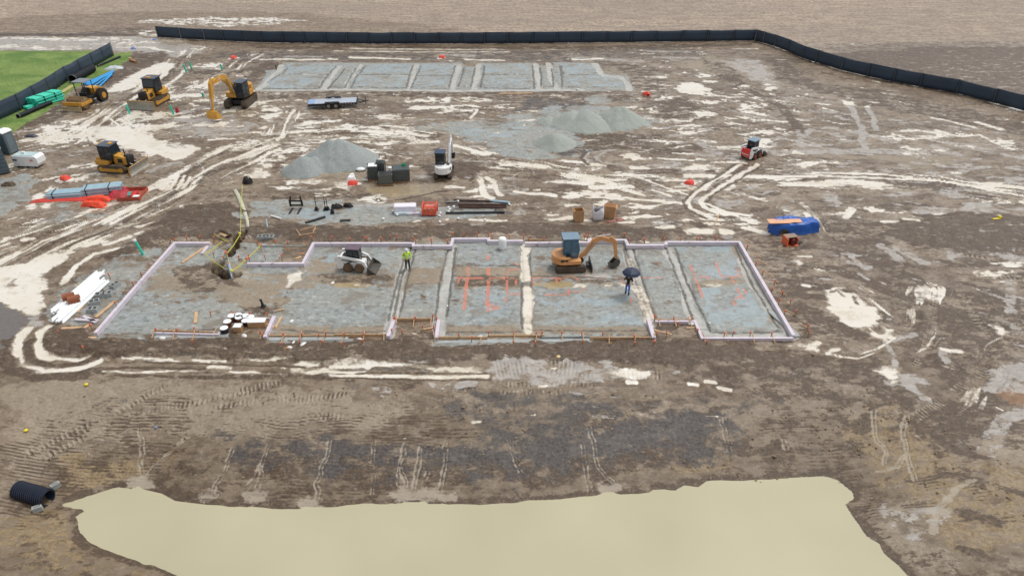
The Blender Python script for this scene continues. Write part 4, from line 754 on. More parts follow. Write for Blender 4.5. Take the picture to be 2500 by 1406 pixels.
def excavator(label, px, py, head, uphead, body, glass, roofm, arm, dims, blade=True, frame=BLK):
    """arm: boom spine, stick spine, bucket tip; dims: length, width, track height, body floor z, body top z, cab box"""
    p = W(px, py); t = thing('excavator', label, 'excavator', p, 0)
    Lh, Wd, th, fz, bz, cb, tw = dims
    # the tracks and the turning upper body hang on the same thing, each turned its own way
    und = MB(); und.box((0, 0, th*.6), (Lh*.5, Wd-.3, th*.5)); und.tube([(0, 0, th*.7), (0, 0, fz)], Wd*.22, 16); u = und.build('undercarriage', BLK, t); u.rotation_euler.z = head
    for s in (-1, 1):
        tr = track(t, -Lh/2, Lh/2, th, s*(Wd-tw)/2, tw, TRK); tr.rotation_euler.z = head
    if blade:
        b = MB(); b.beam([(Lh/2+.1, .25, .05), (Lh/2+.38, .2, .04)], -.3, .3); b.box((Lh/2+.42, 0, .24), (.07, Wd, .42)); o = b.build('dozer_blade', BLK, t); o.rotation_euler.z = head
    R_ = Wd*.52
    h = MB()
    # rounded tail: outline pushed up in z
    prof = [(Wd*.42, -Wd*.44), (Wd*.42, Wd*.44)]
    for i in range(9): a = math.pi/2+math.pi*i/8; prof.append((-Lh*.22+R_*.95*math.cos(a), R_*.92*math.sin(a)))
    h.prism(prof, fz, fz+(bz-fz)*.55, 'z'); ho = h.build('upper_body', body, t, bevel=.05); ho.rotation_euler.z = uphead
    h2 = MB(); prof2 = [(-.05, -Wd*.44), (-.05, Wd*.1)]
    for i in range(9): a = math.pi/2+math.pi*i/8; prof2.append((-Lh*.22+R_*.93*math.cos(a), R_*.9*math.sin(a)))
    h2.prism(prof2, fz+(bz-fz)*.55, bz, 'z'); o = h2.build('engine_cover', body, t, bevel=.06); o.rotation_euler.z = uphead
    v = MB(); v.box((-.5, -Wd*.46, fz+(bz-fz)*.6), (.5, .03, (bz-fz)*.3)); v.box((-.2, -Wd*.3, bz+.05), (.3, .25, .1)); [setattr(o.rotation_euler, 'z', uphead) for o in each(v, 'vent', BLK, t)]
    x0, x1, y0, y1, z0, z1 = cb
    c = cab(t, x0, x1, y0, y1, z0, z1, frame, glass, roofm, .1); c.rotation_euler.z = uphead
    boom, stick, bk, aw, yb = arm
    o = MB().beam(boom, yb-aw/2, yb+aw/2).build('boom', body, t, bevel=.02); o.rotation_euler.z = uphead
    o = MB().beam(stick, yb-aw*.42, yb+aw*.42).build('stick', body, t, bevel=.02); o.rotation_euler.z = uphead
    cy = MB(); q = boom[len(boom)//2]
    cy.tube([(boom[0][0]+.25, yb-aw*.75, boom[0][1]-.1), (q[0]-.1, yb-aw*.75, q[1]-q[2]*.4)], aw*.17); cy.tube([(boom[0][0]+.25, yb+aw*.75, boom[0][1]-.1), (q[0]-.1, yb+aw*.75, q[1]-q[2]*.4)], aw*.17)
    cy.tube([(q[0], yb, q[1]+q[2]+.08), (stick[0][0]-.02, yb, stick[0][1]+stick[0][2]*.6+.12)], aw*.2)
    s1 = stick[-1]; s0 = stick[0]
    cy.tube([(s0[0]+s0[2]+.1, yb, s0[1]-.1), (s1[0]+.16, yb, s1[1]+.35)], aw*.16)
    [setattr(o.rotation_euler, 'z', uphead) for o in each(cy, 'hydraulic_cylinder', CHR, t)]
    bx, bzz, bs, bw = bk
    b = MB(); pr = [(bx+.18*bs, bzz), (bx+.34*bs, bzz-.3*bs), (bx+.2*bs, bzz-.75*bs), (bx-.25*bs, bzz-.9*bs), (bx-.62*bs, bzz-.72*bs), (bx-.58*bs, bzz-.66*bs), (bx-.22*bs, bzz-.8*bs), (bx+.14*bs, bzz-.68*bs), (bx+.25*bs, bzz-.3*bs), (bx-.05*bs, bzz+.02)]
    b.prism(pr, yb-bw/2, yb+bw/2)
    for s in (-1, 1): b.prism([pr[0], pr[1], pr[2], pr[3], pr[4], pr[9]], yb+s*bw/2-.02, yb+s*bw/2+.02)
    for i in range(4): b.box((bx-.68*bs, yb-bw*.4+i*bw*.266, bzz-.7*bs), (.14*bs, .05, .05))
    o = b.build('bucket', body if bs > .9 else mat('dark_bucket', (92,88,82), .5, .2, .2, .4), t); o.rotation_euler.z = uphead
    return t

def skid_steer(label, px, py, head, rear_red, s=1.0, hubs=None):
    p = W(px, py); t = thing('skid_steer_loader', label, 'skid steer', p, head, 'skid steer loaders'); t.scale = (s, s, s)
    wr = .39
    for x_ in (-.48, .48):
        for y_ in (-.66, .66):
            w = MB(); w.tube([(x_, y_-.14, wr), (x_, y_+.14, wr)], wr, 18); wo = w.build('wheel', TIRB if not rear_red else TYR, t, bevel=.03)
            q = MB(); sg = 1 if y_ > 0 else -1; q.tube([(x_, y_+sg*.13, wr), (x_, y_+sg*.165, wr)], wr*.55, 14); q.build('rim', hubs or MUDM, wo)
    b = MB(); b.prism([(-1.0, .35), (-.95, .22), (.75, .22), (.9, .45), (.85, .8), (-.2, .85), (-1.15, 1.05)], -.46, .46); b.build('body', WHT, t, bevel=.04)
    r = MB(); r.prism([(-1.3, .42), (-1.0, .35), (-1.0, 1.25), (-1.2, 1.25), (-1.34, .9)], -.56, .56); ro = r.build('rear_door', RED if rear_red else WHT, t, bevel=.04)
    if rear_red: lettering('Bobcat', .30, WHT, ro, (-1.352, 0, .72), (math.pi/2-.05, 0, -math.pi/2))
    if not rear_red: MB().box((-1.33, 0, .6), (.03, .9, .14)).build('tail_light_panel', RED, ro)
    e = MB(); e.prism([(-1.05, 1.05), (-.5, 1.0), (-.5, 1.25), (-1.05, 1.25)], -.44, .44); e.build('engine_cover', BLK, t, bevel=.03)
    cab(t, -.55, .5, -.42, .42, .8, 1.98, BLK, GLS, mat('purple_grey_roof', (108,92,104), .5, 0, .1, .1) if not rear_red else ROOFB, .02)
    a = MB()
    for y_ in (-.62, .62):
        a.beam([(-1.28, .85, .11), (-1.12, 1.42, .11)], y_-.08, y_+.08)
        a.beam([(-1.18, 1.4, .10), (-.3, 1.28, .10), (.55, 1.12, .11), (.9, .95, .12), (1.05, .6, .11), (1.16, .3, .09)], y_-.08, y_+.08)
        a.beam([(-1.25, .98, .06), (-.55, .9, .06)], y_-.05, y_+.05)
        a.prism([(-1.32, .3), (-.9, .35), (-.75, .75), (-.95, 1.05), (-1.32, 1.05)], y_-.07, y_+.07)
    a.build('lift_arm', WHT, t)
    c = MB()
    for y_ in (-.5, .5): c.tube([(-.7, y_, .65), (.1, y_, 1.05)], .045); c.tube([(.85, y_, .9), (1.2, y_, .5)], .035)
    each(c, 'hydraulic_cylinder', BLK, t)
    k = MB(); k.prism([(1.22, .62), (1.27, .62), (1.30, .12), (1.95, .10), (1.95, .05), (1.22, .06)], -.9, .9)
    for s_ in (-1, 1): k.prism([(1.22, .06), (1.95, .05), (1.62, .35), (1.25, .62)], s_*.9-.015, s_*.9+.015)
    k.build('bucket', mat('dark_bucket', (92,88,82), .5, .2, .2, .4), t)
    return t

def lettering(txt, size, m, parent, loc, rot, name='lettering'):
    cu = bpy.data.curves.new('t', 'FONT'); cu.body = txt; cu.size = size; cu.extrude = .004; cu.align_x = 'CENTER'; cu.align_y = 'CENTER'
    to = bpy.data.objects.new('t', cu); COL.objects.link(to); bpy.context.view_layer.update()
    me = bpy.data.meshes.new_from_object(to); bpy.data.objects.remove(to); o = bpy.data.objects.new(name, me); COL.objects.link(o); me.materials.clear(); me.materials.append(m); o.parent = parent; o.location = loc; o.rotation_euler = rot; return o
# ------------------------------------------------------------------ the machines
dozer('yellow bulldozer seen from its blade, between two teal stakes near the rear excavator', 377, 252, R(-97), 1.1)
dozer('yellow bulldozer with black cab seen side on, above the red mesh bundles', 291, 414, R(-9), .95)
ex = excavator('yellow excavator with arm folded down, left of the rear concrete slab', 590, 254, R(-92), R(-97), YEL, GLS, DKR,
  ([(.8, 1.5, .28), (1.6, 2.9, .3), (2.6, 3.85, .34), (3.6, 4.1, .28), (5.4, 4.0, .22)], [(5.2, 4.4, .16), (5.6, 3.95, .28), (6.1, 2.4, .18), (6.45, 1.2, .13)], (6.5, 1.25, 1.15, 1.1), .38, -.1),
  (4.0, 2.6, .85, 1.05, 2.15, (-.2, 1.35, .25, 1.22, 1.1, 2.85), .55), blade=False)
for c_ in kids(ex):
    if c_.name.startswith('boom'): lettering('CAT', .34, WHT, c_, (3.9, -.302, 4.1), (math.pi/2, 0, 0)); lettering('CAT', .34, WHT, c_, (3.9, .102, 4.1), (math.pi/2, 0, math.pi))
excavator('orange compact excavator with blue cab digging inside the front foundation', 1390, 652, R(2), R(4), ORG, BGL, ROOFB,
  ([(.75, .95, .13), (1.15, 1.35, .16), (1.75, 2.25, .2), (2.1, 2.45, .17), (3.0, 2.15, .12)], [(2.85, 2.5, .08), (3.15, 2.1, .16), (3.3, 1.3, .12), (3.35, .72, .09)], (3.4, .78, .78, .55), .22, -.15),
  (2.25, 1.75, .5, .62, 1.2, (-.55, .55, -.35, .6, .85, 2.45), .36), frame=mat('blue_cab_frame', (66,98,122), .4, 0, .1, .1))
excavator('white mini excavator seen from behind with its arm raised, right of the caged totes', 1084, 430, R(88), R(86), WHT, GLS, mat('navy_roof', (46,66,94), .4, 0, .1),
  ([(.5, .9, .1), (.9, 1.6, .12), (1.5, 2.5, .13), (2.3, 2.9, .1)], [(2.2, 3.1, .06), (2.45, 2.8, .1), (2.75, 1.7, .08), (2.8, 1.2, .06)], (2.85, 1.2, .6, .45), .2, -.45),
  (2.0, 1.6, .48, .6, 1.25, (-.35, .6, -.15, .68, .8, 2.3), .32))
skid_steer('white skid steer loader with muddy brown wheels inside the front foundation', 870, 655, R(-6), False, .87)
skid_steer('white skid steer loader with red rear door on the open mud at right', 1833, 384, R(42), True, .9, mat('red_hub', (168,70,54), .6, 0, .1, .3))

def roller():
    p = W(215, 256); t = thing('soil_roller', 'yellow padfoot roller with grey canopy beside the blue pipes', 'road roller', p, R(-98), 'yellow earthmoving machines')
    d = MB(); d.tube([(1.5, -1.0, .68), (1.5, 1.0, .68)], .62, 20)
    for i in range(14):
        a = 2*math.pi*i/14
        for j in range(7): y_ = -.86+.286*j+(.14 if i % 2 else 0)*.8; d.box((1.5+.68*math.cos(a), y_, .68+.68*math.sin(a)), (.14, .15, .14), ry=-a)
    d.build('drum', mat('muddy_drum', (150,124,92), .7, .1, .2, .6), t)
    f = MB()
    for s in (-1, 1): f.box((1.5, s*1.13, .72), (1.9, .14, .34))
    f.box((2.4, 0, .8), (.16, 2.4, .42)); f.box((.6, 0, .75), (.16, 2.4, .36)); f.build('drum_frame', YEL, t, bevel=.03)
    b = MB(); b.beam([(2.75, .05, .03), (2.65, .3, .04), (2.7, .55, .03)], -1.2, 1.2)
    for s in (-1, 1): b.beam([(2.5, .6, .06), (2.72, .3, .05)], s*.9-.05, s*.9+.05)
    b.build('strike_off_blade', mat('blade_mud', (176,158,124), .6, 0, .15, .5), t)
    h = MB(); h.prism([(-2.6, .9), (-.9, .9), (-.9, 1.75), (-1.9, 1.75), (-2.6, 1.4)], -.6, .6); ho = h.build('engine_hood', YEL, t, bevel=.08)
    MB().box((-1.5, -.61, 1.3), (.7, .03, .4)).build('vent', BLK, ho)
    c = MB(); c.box((-.2, 0, .85), (1.3, 1.5, .4)); c.box((.25, 0, 1.25), (.12, .9, .5)); c.build('operator_platform', BLK, t)
    MB().box((-.5, 0, 1.25), (.45, .5, .15)).box((-.7, 0, 1.55), (.12, .5, .6)).build('seat', BLK, t)
    q = MB()
    for x_ in (-.85, .45):
        for y_ in (-.65, .65): q.tube([(x_, y_, .9), (x_, y_, 2.75)], .05)
    each(q, 'canopy_post', BLK, t)
    MB().box((-.2, 0, 2.8), (1.7, 1.6, .1)).build('canopy', GRYR, t, bevel=.03)
    for s in (-1, 1):
        w = MB(); w.tube([(-1.6, s*.95-.28, .75), (-1.6, s*.95+.28, .75)], .75, 20)
        for i in range(20): a = 2*math.pi*i/20; w.box((-1.6+.76*math.cos(a), s*.95, .75+.76*math.sin(a)), (.08, .56, .1), ry=-a)
        wo = w.build('wheel', TYR, t); MB().tube([(-1.6, s*1.22, .75), (-1.6, s*1.26, .75)], .36, 14).build('rim', YEL, wo)
    m = MB(); m.beam([(-.9, .7, .15), (.6, .7, .12)], -.25, .25); m.build('chassis', BLK, t)
roller()

def trailer():
    a, b = W(756, 262), W(872, 257); rz = ang(a, b); c = ((a[0]+b[0])/2, (a[1]+b[1])/2, 0)
    t = thing('flatbed_trailer', 'long black flatbed trailer with grey deck in front of the rear slab', 'trailer', c, rz)
    L_ = 5.6
    MB().box((0, 0, .62), (L_, 1.9, .06)).build('deck', mat('wet_deck', (176,186,200), .3, 0, .08, .1), t)
    MB().box((-2.45, 0, .665), (.75, 1.7, .02)).build('ramp', mat('ramp_blue', (138,170,206), .3, 0, .08), t)
    f = MB()
    for s in (-1, 1): f.box((0, s*.99, .52), (L_, .07, .22))
    for i in range(8): f.box((-2.5+i*.7, 0, .5), (.06, 1.9, .1))
    f.box((L_/2+.03, 0, .6), (.08, 2.0, .3)); f.build('frame', BLK, t)
    g = MB(); g.beam([(L_/2, .45, .05), (L_/2+1.3, .45, .05)], -.05, .05); g.add([], [])
    g.tube([(L_/2, .8, .45), (L_/2+1.2, .05, .45)], .05); g.tube([(L_/2, -.8, .45), (L_/2+1.2, -.05, .45)], .05); g.tube([(L_/2+1.0, 0, .1), (L_/2+1.0, 0, .9)], .04); g.build('hitch', BLK, t)
    for s in (-1, 1):
        for x_ in (-.45, .42):
            w = MB(); w.tube([(x_, s*1.05-.1, .36), (x_, s*1.05+.1, .36)], .36, 16); wo = w.build('wheel', TYR, t); MB().tube([(x_, s*1.16, .36), (x_, s*1.18, .36)], .2, 12).build('rim', STL, wo)
        MB().prism([(-.95, .6), (-.8, .82), (.78, .82), (.93, .6), (.85, .6), (.7, .74), (-.72, .74), (-.87, .6)], s*1.05-.16, s*1.05+.16).build('fender', BLK, t)
    m = MB()
    for i in range(6): m.box((.9+i*.32, -1.03, .52), (.1, .012, .08))
    each(m, 'reflector', mat('reflector_pink', (224,170,170), .4), t)
trailer()

def skin_body(name, verts, edges, m, parent, root=0, sub=2):
    me = bpy.data.meshes.new(name); me.from_pydata([v[:3] for v in verts], edges, []); me.update()
    o = bpy.data.objects.new(name, me); COL.objects.link(o); o.parent = parent; me.materials.append(m)
    sk = o.modifiers.new('skin', 'SKIN'); sk.use_smooth_shade = True
    for i, v in enumerate(verts):
        d = me.skin_vertices[0].data[i]; r = v[3] if len(v) > 3 else .05; r = r if isinstance(r, tuple) else (r, r); d.radius = r; d.use_root = (i == root)
    s = o.modifiers.new('sub', 'SUBSURF'); s.levels = sub; s.render_levels = sub
    return o
def hand(sv, se, k, base, dirv, side, curl=.5):
    """five short finger chains rooted in the palm vertex k"""
    d = Vector(dirv).normalized(); sd = Vector(side).normalized()
    nrm = d.cross(sd)
    for i, (off, ln) in enumerate(((-.03, .06), (-.01, .075), (.012, .07), (.032, .055))):
        p1 = Vector(base)+d*.07+sd*off; p2 = p1+d*ln*.55+nrm*.01*curl; p3 = p2+d*ln*.3+nrm*.035*curl
        n0 = len(sv); sv += [(*p1, .011), (*p2, .009), (*p3, .008)]; se += [(k, n0), (n0, n0+1), (n0+1, n0+2)]
    p1 = Vector(base)+d*.02-sd*.045; p2 = p1+d*.04-sd*.015
    n0 = len(sv); sv += [(*p1, .012), (*p2, .009)]; se += [(k, n0), (n0, n0+1)]
SKN = mat('skin_tone', (196,150,124), .5, 0, .05)
def person(label, px, py, head, jm, tm, bm_, lh, rh, hair=None, hood=None, hat=None, step=.12):
    """lh, rh: elbow and wrist positions of the left and right arm"""
    p = W(px, py); t = thing('person', label, 'person', p, head)
    hip, kn = .92, .5
    sv = [(0, 0, hip, (.15, .11)), (0, 0, 1.15, (.14, .10)), (0, 0, 1.38, (.17, .10)), (0, 0, 1.5, (.06, .06)), (.01, 0, 1.6, (.085, .1)), (.015, 0, 1.68, (.085, .095)), (0, 0, 1.745, (.05, .05))]
    se = [(0, 1), (1, 2), (2, 3), (3, 4), (4, 5), (5, 6)]
    def leg(s, st):
        k = len(sv); sv.extend([(0, s*.1, .82, .085), (st*.5, s*.11, kn, .06), (st*.6-.02, s*.11, .1, .042), (st*.6-.02, s*.115, .045, .042), (st*.6+.14, s*.125, .035, .036)])
        se.extend([(0, k), (k, k+1), (k+1, k+2), (k+2, k+3), (k+3, k+4)])
    leg(1, step); leg(-1, -step)
    wr = []
    for s, (el, w_) in ((1, lh), (-1, rh)):
        k = len(sv); sv.extend([(0, s*.19, 1.42, .055), (*el, .043), (*w_, .03)]); se.extend([(2, k), (k, k+1), (k+1, k+2)])
        d = (Vector(w_)-Vector(el)).normalized(); pc = Vector(w_)+d*.05; kk = len(sv); sv.append((*pc, (.036, .02))); se.append((k+2, kk)); hand(sv, se, kk, pc, d, d.cross(Vector((0, s, .01))) if abs(d.y) < .9 else (0, 0, 1), .9)
    t.scale = (.94, .94, .94); skin_body('body', sv, se, SKN, t)
    jv = [(0, 0, .86, (.185, .135)), (0, 0, 1.0, (.18, .13)), (0, 0, 1.2, (.175, .13)), (0, 0, 1.4, (.19, .125)), (0, 0, 1.5, (.09, .085))]; je = [(0, 1), (1, 2), (2, 3), (3, 4)]
    for s, (el, w_) in ((1, lh), (-1, rh)):
        k = len(jv); e2 = Vector(el)+(Vector(w_)-Vector(el))*.92; jv.extend([(0, s*.2, 1.41, .085), (*el, .075), (*e2, .06)]); je.extend([(3, k), (k, k+1), (k+1, k+2)])
    skin_body('jacket', jv, je, jm, t)
    tv = [(0, 0, .9, (.16, .12))]; te = []
    for s, st in ((1, step), (-1, -step)):
        k = len(tv); tv.extend([(0, s*.1, .8, .1), (st*.5, s*.11, kn, .078), (st*.6-.02, s*.11, .13, .068)]); te.extend([(0, k), (k, k+1), (k+1, k+2)])
    skin_body('trousers', tv, te, tm, t)
    for s, st in ((1, step), (-1, -step)):
        b = MB(); b.ell((st*.6+.04, s*.118, .05), (.15, .055, .055), 10, 6); b.tube([(st*.6-.02, s*.115, .05), (st*.6-.02, s*.115, .2)], .062, 10); b.build('boot', bm_, t, smooth=True)
    f = MB(); f.ell((.115, 0, 1.62), (.02, .014, .02), 8, 6); f.build('nose', SKN, t, smooth=True)
    ey = MB(); ey.ell((.088, .032, 1.65), (.01, .013, .009), 8, 6); ey.ell((.088, -.032, 1.65), (.01, .013, .009), 8, 6); ey.build('eyes', BLK, t, smooth=True)
    if hood: MB().ell((-.03, 0, 1.65), (.13, .135, .16), 14, 10).ell((-.06, 0, 1.5), (.14, .15, .1), 12, 8).build('hood', hood, t, smooth=True)
    if hat: MB().ell((0, 0, 1.70), (.145, .12, .11), 14, 8, 0, .55).tube([(0, 0, 1.69), (0, 0, 1.70)], .15, 16).build('hard_hat', hat, t, smooth=True)
    if hair: MB().ell((-.015, 0, 1.69), (.108, .1, .1), 12, 8, 0, .6).build('hair', hair, t, smooth=True)
    return t, p
HIV = mat('hi_vis_lime', (206,255,70), .6, 0, .06)
t, p = person('person in a lime high visibility jacket and white hood beside the foundation trench', 996, 656, R(-70), HIV, mat('dark_trousers', (34,38,46), .8), mat('muddy_boot', (58,50,44), .8),
  ((-.03, .30, 1.16), (.10, .26, .95)), ((-.03, -.30, 1.16), (.1, -.27, .95)), hood=mat('white_hood', (232,240,236), .7, 0, .04))
b = MB()
for z_ in (1.02, 1.2): b.tube([(0, 0, z_-.02), (0, 0, z_+.02)], .21, 18)
b.v = [(v[0]*.74, v[1]*1.02, v[2]) for v in b.v]; each(b, 'reflective_band', mat('silver_band', (214,222,214), .3), t)
t, p = person('person in a black jacket and blue jeans standing under a dark umbrella', 1531, 718, R(75), mat('black_jacket', (30,30,34), .8), mat('blue_jeans', (56,124,204), .8, 0, .1), mat('dark_boot', (30,30,36), .8),
  ((.02, .28, 1.17), (.2, .2, 1.28)), ((0, -.29, 1.16), (.14, -.22, 1.26)), hair=mat('dark_hair', (34,28,26), .7), step=.1)
def umbrella(p, head):
    ca, sa = math.cos(head), math.sin(head)
    o = (p[0]+.12, p[1]-.1, 0)
    t = thing('umbrella', 'dark navy umbrella held open over the person in jeans', 'umbrella', o, head)
    m = MB(); n = 8; R_ = .64; vs = [(0, 0, 2.1)]
    for j, (r, z) in enumerate(((.3, 2.05), (.52, 1.92), (R_, 1.76))):
        for i in range(16): a = 2*math.pi*i/16; k = 1 if i % 2 == 0 else .93; vs.append((r*k*math.cos(a), r*k*math.sin(a), z))
    fs = [(0, 1+i, 1+(i+1) % 16) for i in range(16)]+[(1+j*16+i, 1+(j+1)*16+i, 1+(j+1)*16+(i+1) % 16, 1+j*16+(i+1) % 16) for j in range(2) for i in range(16)]
    m.add(vs, fs); o_ = m.build('canopy', mat('navy_umbrella', (42,52,78), .5, 0, .08), t, smooth=False); sd = o_.modifiers.new('thick', 'SOLIDIFY'); sd.thickness = .008
    r = MB()
    for i in range(8): a = 2*math.pi*i/8; r.tube([(0, 0, 2.06), (.3*math.cos(a), .3*math.sin(a), 2.0), (.6*math.cos(a), .6*math.sin(a), 1.77)], .004, 5)
    each(r, 'rib', BLK, t); MB().tube([(0, 0, 1.3), (0, 0, 2.18)], .009, 8).build('shaft', BLK, t); MB().tube([(0, 0, 1.2), (0, 0, 1.34)], .017, 8).build('handle', BLK, t)
umbrella(p, R(75))
# ------------------------------------------------------------------ screened fences
def fence(label, pts_px, h, step=3.0, lean=.0, col=(56,70,86)):
    base = [W(*p)[:2] for p in pts_px]; o0 = base[0]
    t = thing('screen_fence', label, 'fence', (o0[0], o0[1], 0)); fm = mat('screen_fabric', col, .7, 0, .12, 0, scale=.35); pm = mat('fence_post', (104,112,118), .4, .3)
    samples = []; k = 0
    for (a, b) in zip(base[:-1], base[1:]):
        L_ = math.hypot(b[0]-a[0], b[1]-a[1]); n = max(1, round(L_/step))
        for i in range(n): f = i/n; samples.append((a[0]+(b[0]-a[0])*f, a[1]+(b[1]-a[1])*f))
    samples.append(base[-1])
    rr = random.Random(3)
    posts = []
    for i, (x_, y_) in enumerate(samples):
        j = rr.uniform(-.05, .05); posts.append((x_-o0[0], y_-o0[1]))
    for i in range(len(posts)-1):
        a, b = Vector((*posts[i], 0)), Vector((*posts[i+1], 0)); d = (b-a).normalized(); nn = Vector((-d.y, d.x, 0)); vs = []; hh = h+rr.uniform(-.05, .05); belly = rr.uniform(-.06, .06)
        N = 6
        for u in range(N+1):
            for w_ in range(4):
                z_ = .04+(hh-.04)*w_/3; off = belly*math.sin(math.pi*u/N)*math.sin(math.pi*w_/3*.8)+.02*math.sin(u*2.1+i)
                q = a+(b-a)*(.004+.992*u/N)+nn*(off+.05); sag = -.04*math.sin(math.pi*u/N)*(w_ == 3); vs.append((q.x, q.y, z_+sag))
        m = MB(); fs = [(u*4+w_, (u+1)*4+w_, (u+1)*4+w_+1, u*4+w_+1) for u in range(N) for w_ in range(3)]; m.add(vs, fs)
        o = m.build('screen_panel', fm, t, smooth=True); s = o.modifiers.new('thick', 'SOLIDIFY'); s.thickness = .01
    for i, q in enumerate(posts): MB().tube([(q[0], q[1], 0), (q[0], q[1], h+.08)], .035, 8).build('post', pm, t)
    MB().tube([(q[0], q[1], h+.02) for q in posts], .018, 6).build('top_rail', pm, t)
    return t
fence('long dark screened fence round the back and right of the site', [(385,92),(500,99),(640,105),(900,108),(1240,107.5),(1600,103.5),(1790,101),(1842,100.5),(1862,106),(1890,114),(1924,127),(1958,143),(1990,153),(2052,172),(2116,187),(2180,201),(2244,213),(2334,229),(2423,252),(2500,272),(2640,312),(2900,390)], 1.72, 3.6)
fence('dark screened fence along the edge of the green grass field', [(-330,430),(-160,355),(0,294),(53,270),(125,228),(167,199),(231,164),(279,137)], 1.9, 2.9, col=(62,74,88))
# ------------------------------------------------------------------ small builders
LAV = mat('lavender_foam', (214,205,215), .6, 0, .06, .4); WOOD = mat('new_lumber', (204,168,130), .75, 0, .12, .25, 6); WOODD = mat('wet_lumber', (168,124,86), .7, 0, .15, .3, 6); TIPM = mat('orange_marking', (230,122,90), .6, 0, .1)
WPL = mat('white_plastic', (244,246,246), .35, 0, .03); TEAL = mat('teal_pipe', (64,206,176), .4, 0, .06); BLU = mat('blue_pipe', (52,158,222), .4, 0, .06); BLKP = mat('black_pipe', (40,44,52), .45, 0, .15, .1)
CARD = mat('cardboard', (186,146,104), .8, 0, .1, .15); CARDD = mat('wet_cardboard', (128,80,50), .8, 0, .15, .2); GRV = mat('crushed_stone', (150,156,154), .8, 0, .16, 0, 9); GRVP = mat('pale_crushed_stone', (158,164,156), .8, 0, .14, 0, 9)
CONC = mat('concrete', (166,170,168), .8, 0, .1, .15); REDM = mat('red_mesh', (206,66,54), .6, 0, .15, .1, 4); ORM = mat('orange_mesh', (240,82,50), .6, 0, .15, 0, 4); GALV = mat('pale_conduit', (176,204,216), .35, .1, .06); GRY = mat('grey_plastic', (96,112,120), .5, 0, .08, .1)
YTAPE = mat('yellow_tape', (224,222,92), .5, 0, .05); IRON = mat('dark_iron', (46,44,44), .6, .2, .2, .2); RUST = mat('rusty_rebar', (84,62,54), .7, .2, .2); GRNC = mat('green_cloth', (24,130,84), .7)

def plank(name, label, cat, p0, p1, w, h, m, z=0, group=None, part=None, z1=None):
    a, b = W(*p0), W(*p1); c = ((a[0]+b[0])/2, (a[1]+b[1])/2, a[2]); L_ = math.hypot(b[0]-a[0], b[1]-a[1]); z1 = z if z1 is None else z1
    o = MB().box((0, 0, (z+z1)/2+h/2), (L_, w, h), ry=-math.atan2(z1-z, L_)).build(name, m); o.location = c; o.rotation_euler.z = ang(a, b); tag(o, label, cat, group); return o
def rod(name, label, cat, p0, p1, r, m, z=0, group=None, n=10, z1=None):
    a, b = W(*p0), W(*p1); z1 = z if z1 is None else z1
    o = MB().tube([(0, 0, z+r), (b[0]-a[0], b[1]-a[1], z1+r)], r, n).build(name, m); o.location = a; tag(o, label, cat, group); return o
def hollow(mb, a, b, r, t=.02, n=14):
    a, b = Vector(a), Vector(b); d = (b-a).normalized(); u = d.cross(Vector((0, 0, 1))).normalized(); w = d.cross(u); vs = []
    for p in (a, b):
        for rr in (r, r-t):
            for k in range(n): q = 2*math.pi*k/n; vs.append(p+(u*math.cos(q)+w*math.sin(q))*rr)
    fs = []
    for k in range(n):
        k2 = (k+1) % n; fs += [(k, k2, 2*n+k2, 2*n+k), (n+k2, n+k, 3*n+k, 3*n+k2), (k2, k, n+k, n+k2), (2*n+k, 2*n+k2, 3*n+k2, 3*n+k)]
    mb.add(vs, fs); return mb
def heap(name, label, cat, px, py, sx, sy, h, m, rz=0, seed=1, wr=.15, flat=.0, parent=None, group=None, z0=0, n=28):
    c = W(px, py); rr = random.Random(seed); vs = []; ph = [rr.uniform(0, 6) for _ in range(6)]
    X_, Y_ = np.meshgrid(np.linspace(-1, 1, n), np.linspace(-1, 1, n)); r = (np.abs(X_)**2.6+np.abs(Y_)**2.6)**(1/2.6)
    k = 1+.10*np.sin(3*np.arctan2(Y_, X_)+ph[0])+.06*np.sin(7*np.arctan2(Y_, X_)+ph[1]); r = r/k
    prof = np.clip(1-r, 0, 1); z = h*np.clip(prof*(6 if flat == 2 else 2.2 if flat else 1.5), 0, 1)**(.5 if flat == 2 else .7)
    nz = fbm(X_.astype(np.float32)*2.6+seed*3, Y_.astype(np.float32)*2.6, 4, seed)-.5
    z = np.where(prof > .02, np.maximum(z+nz*2*wr*h, .01), -.06)
    for i in range(n):
        for j in range(n): vs.append((X_[i, j]*sx/2, Y_[i, j]*sy/2, float(z[i, j])+z0))
    fs = [(i*n+j, i*n+j+1, (i+1)*n+j+1, (i+1)*n+j) for i in range(n-1) for j in range(n-1)]
    o = MB().add(vs, fs).build(name, m, parent, smooth=True)
    if parent is None: o.location = c; o.rotation_euler.z = rz; tag(o, label, cat, group)
    return o
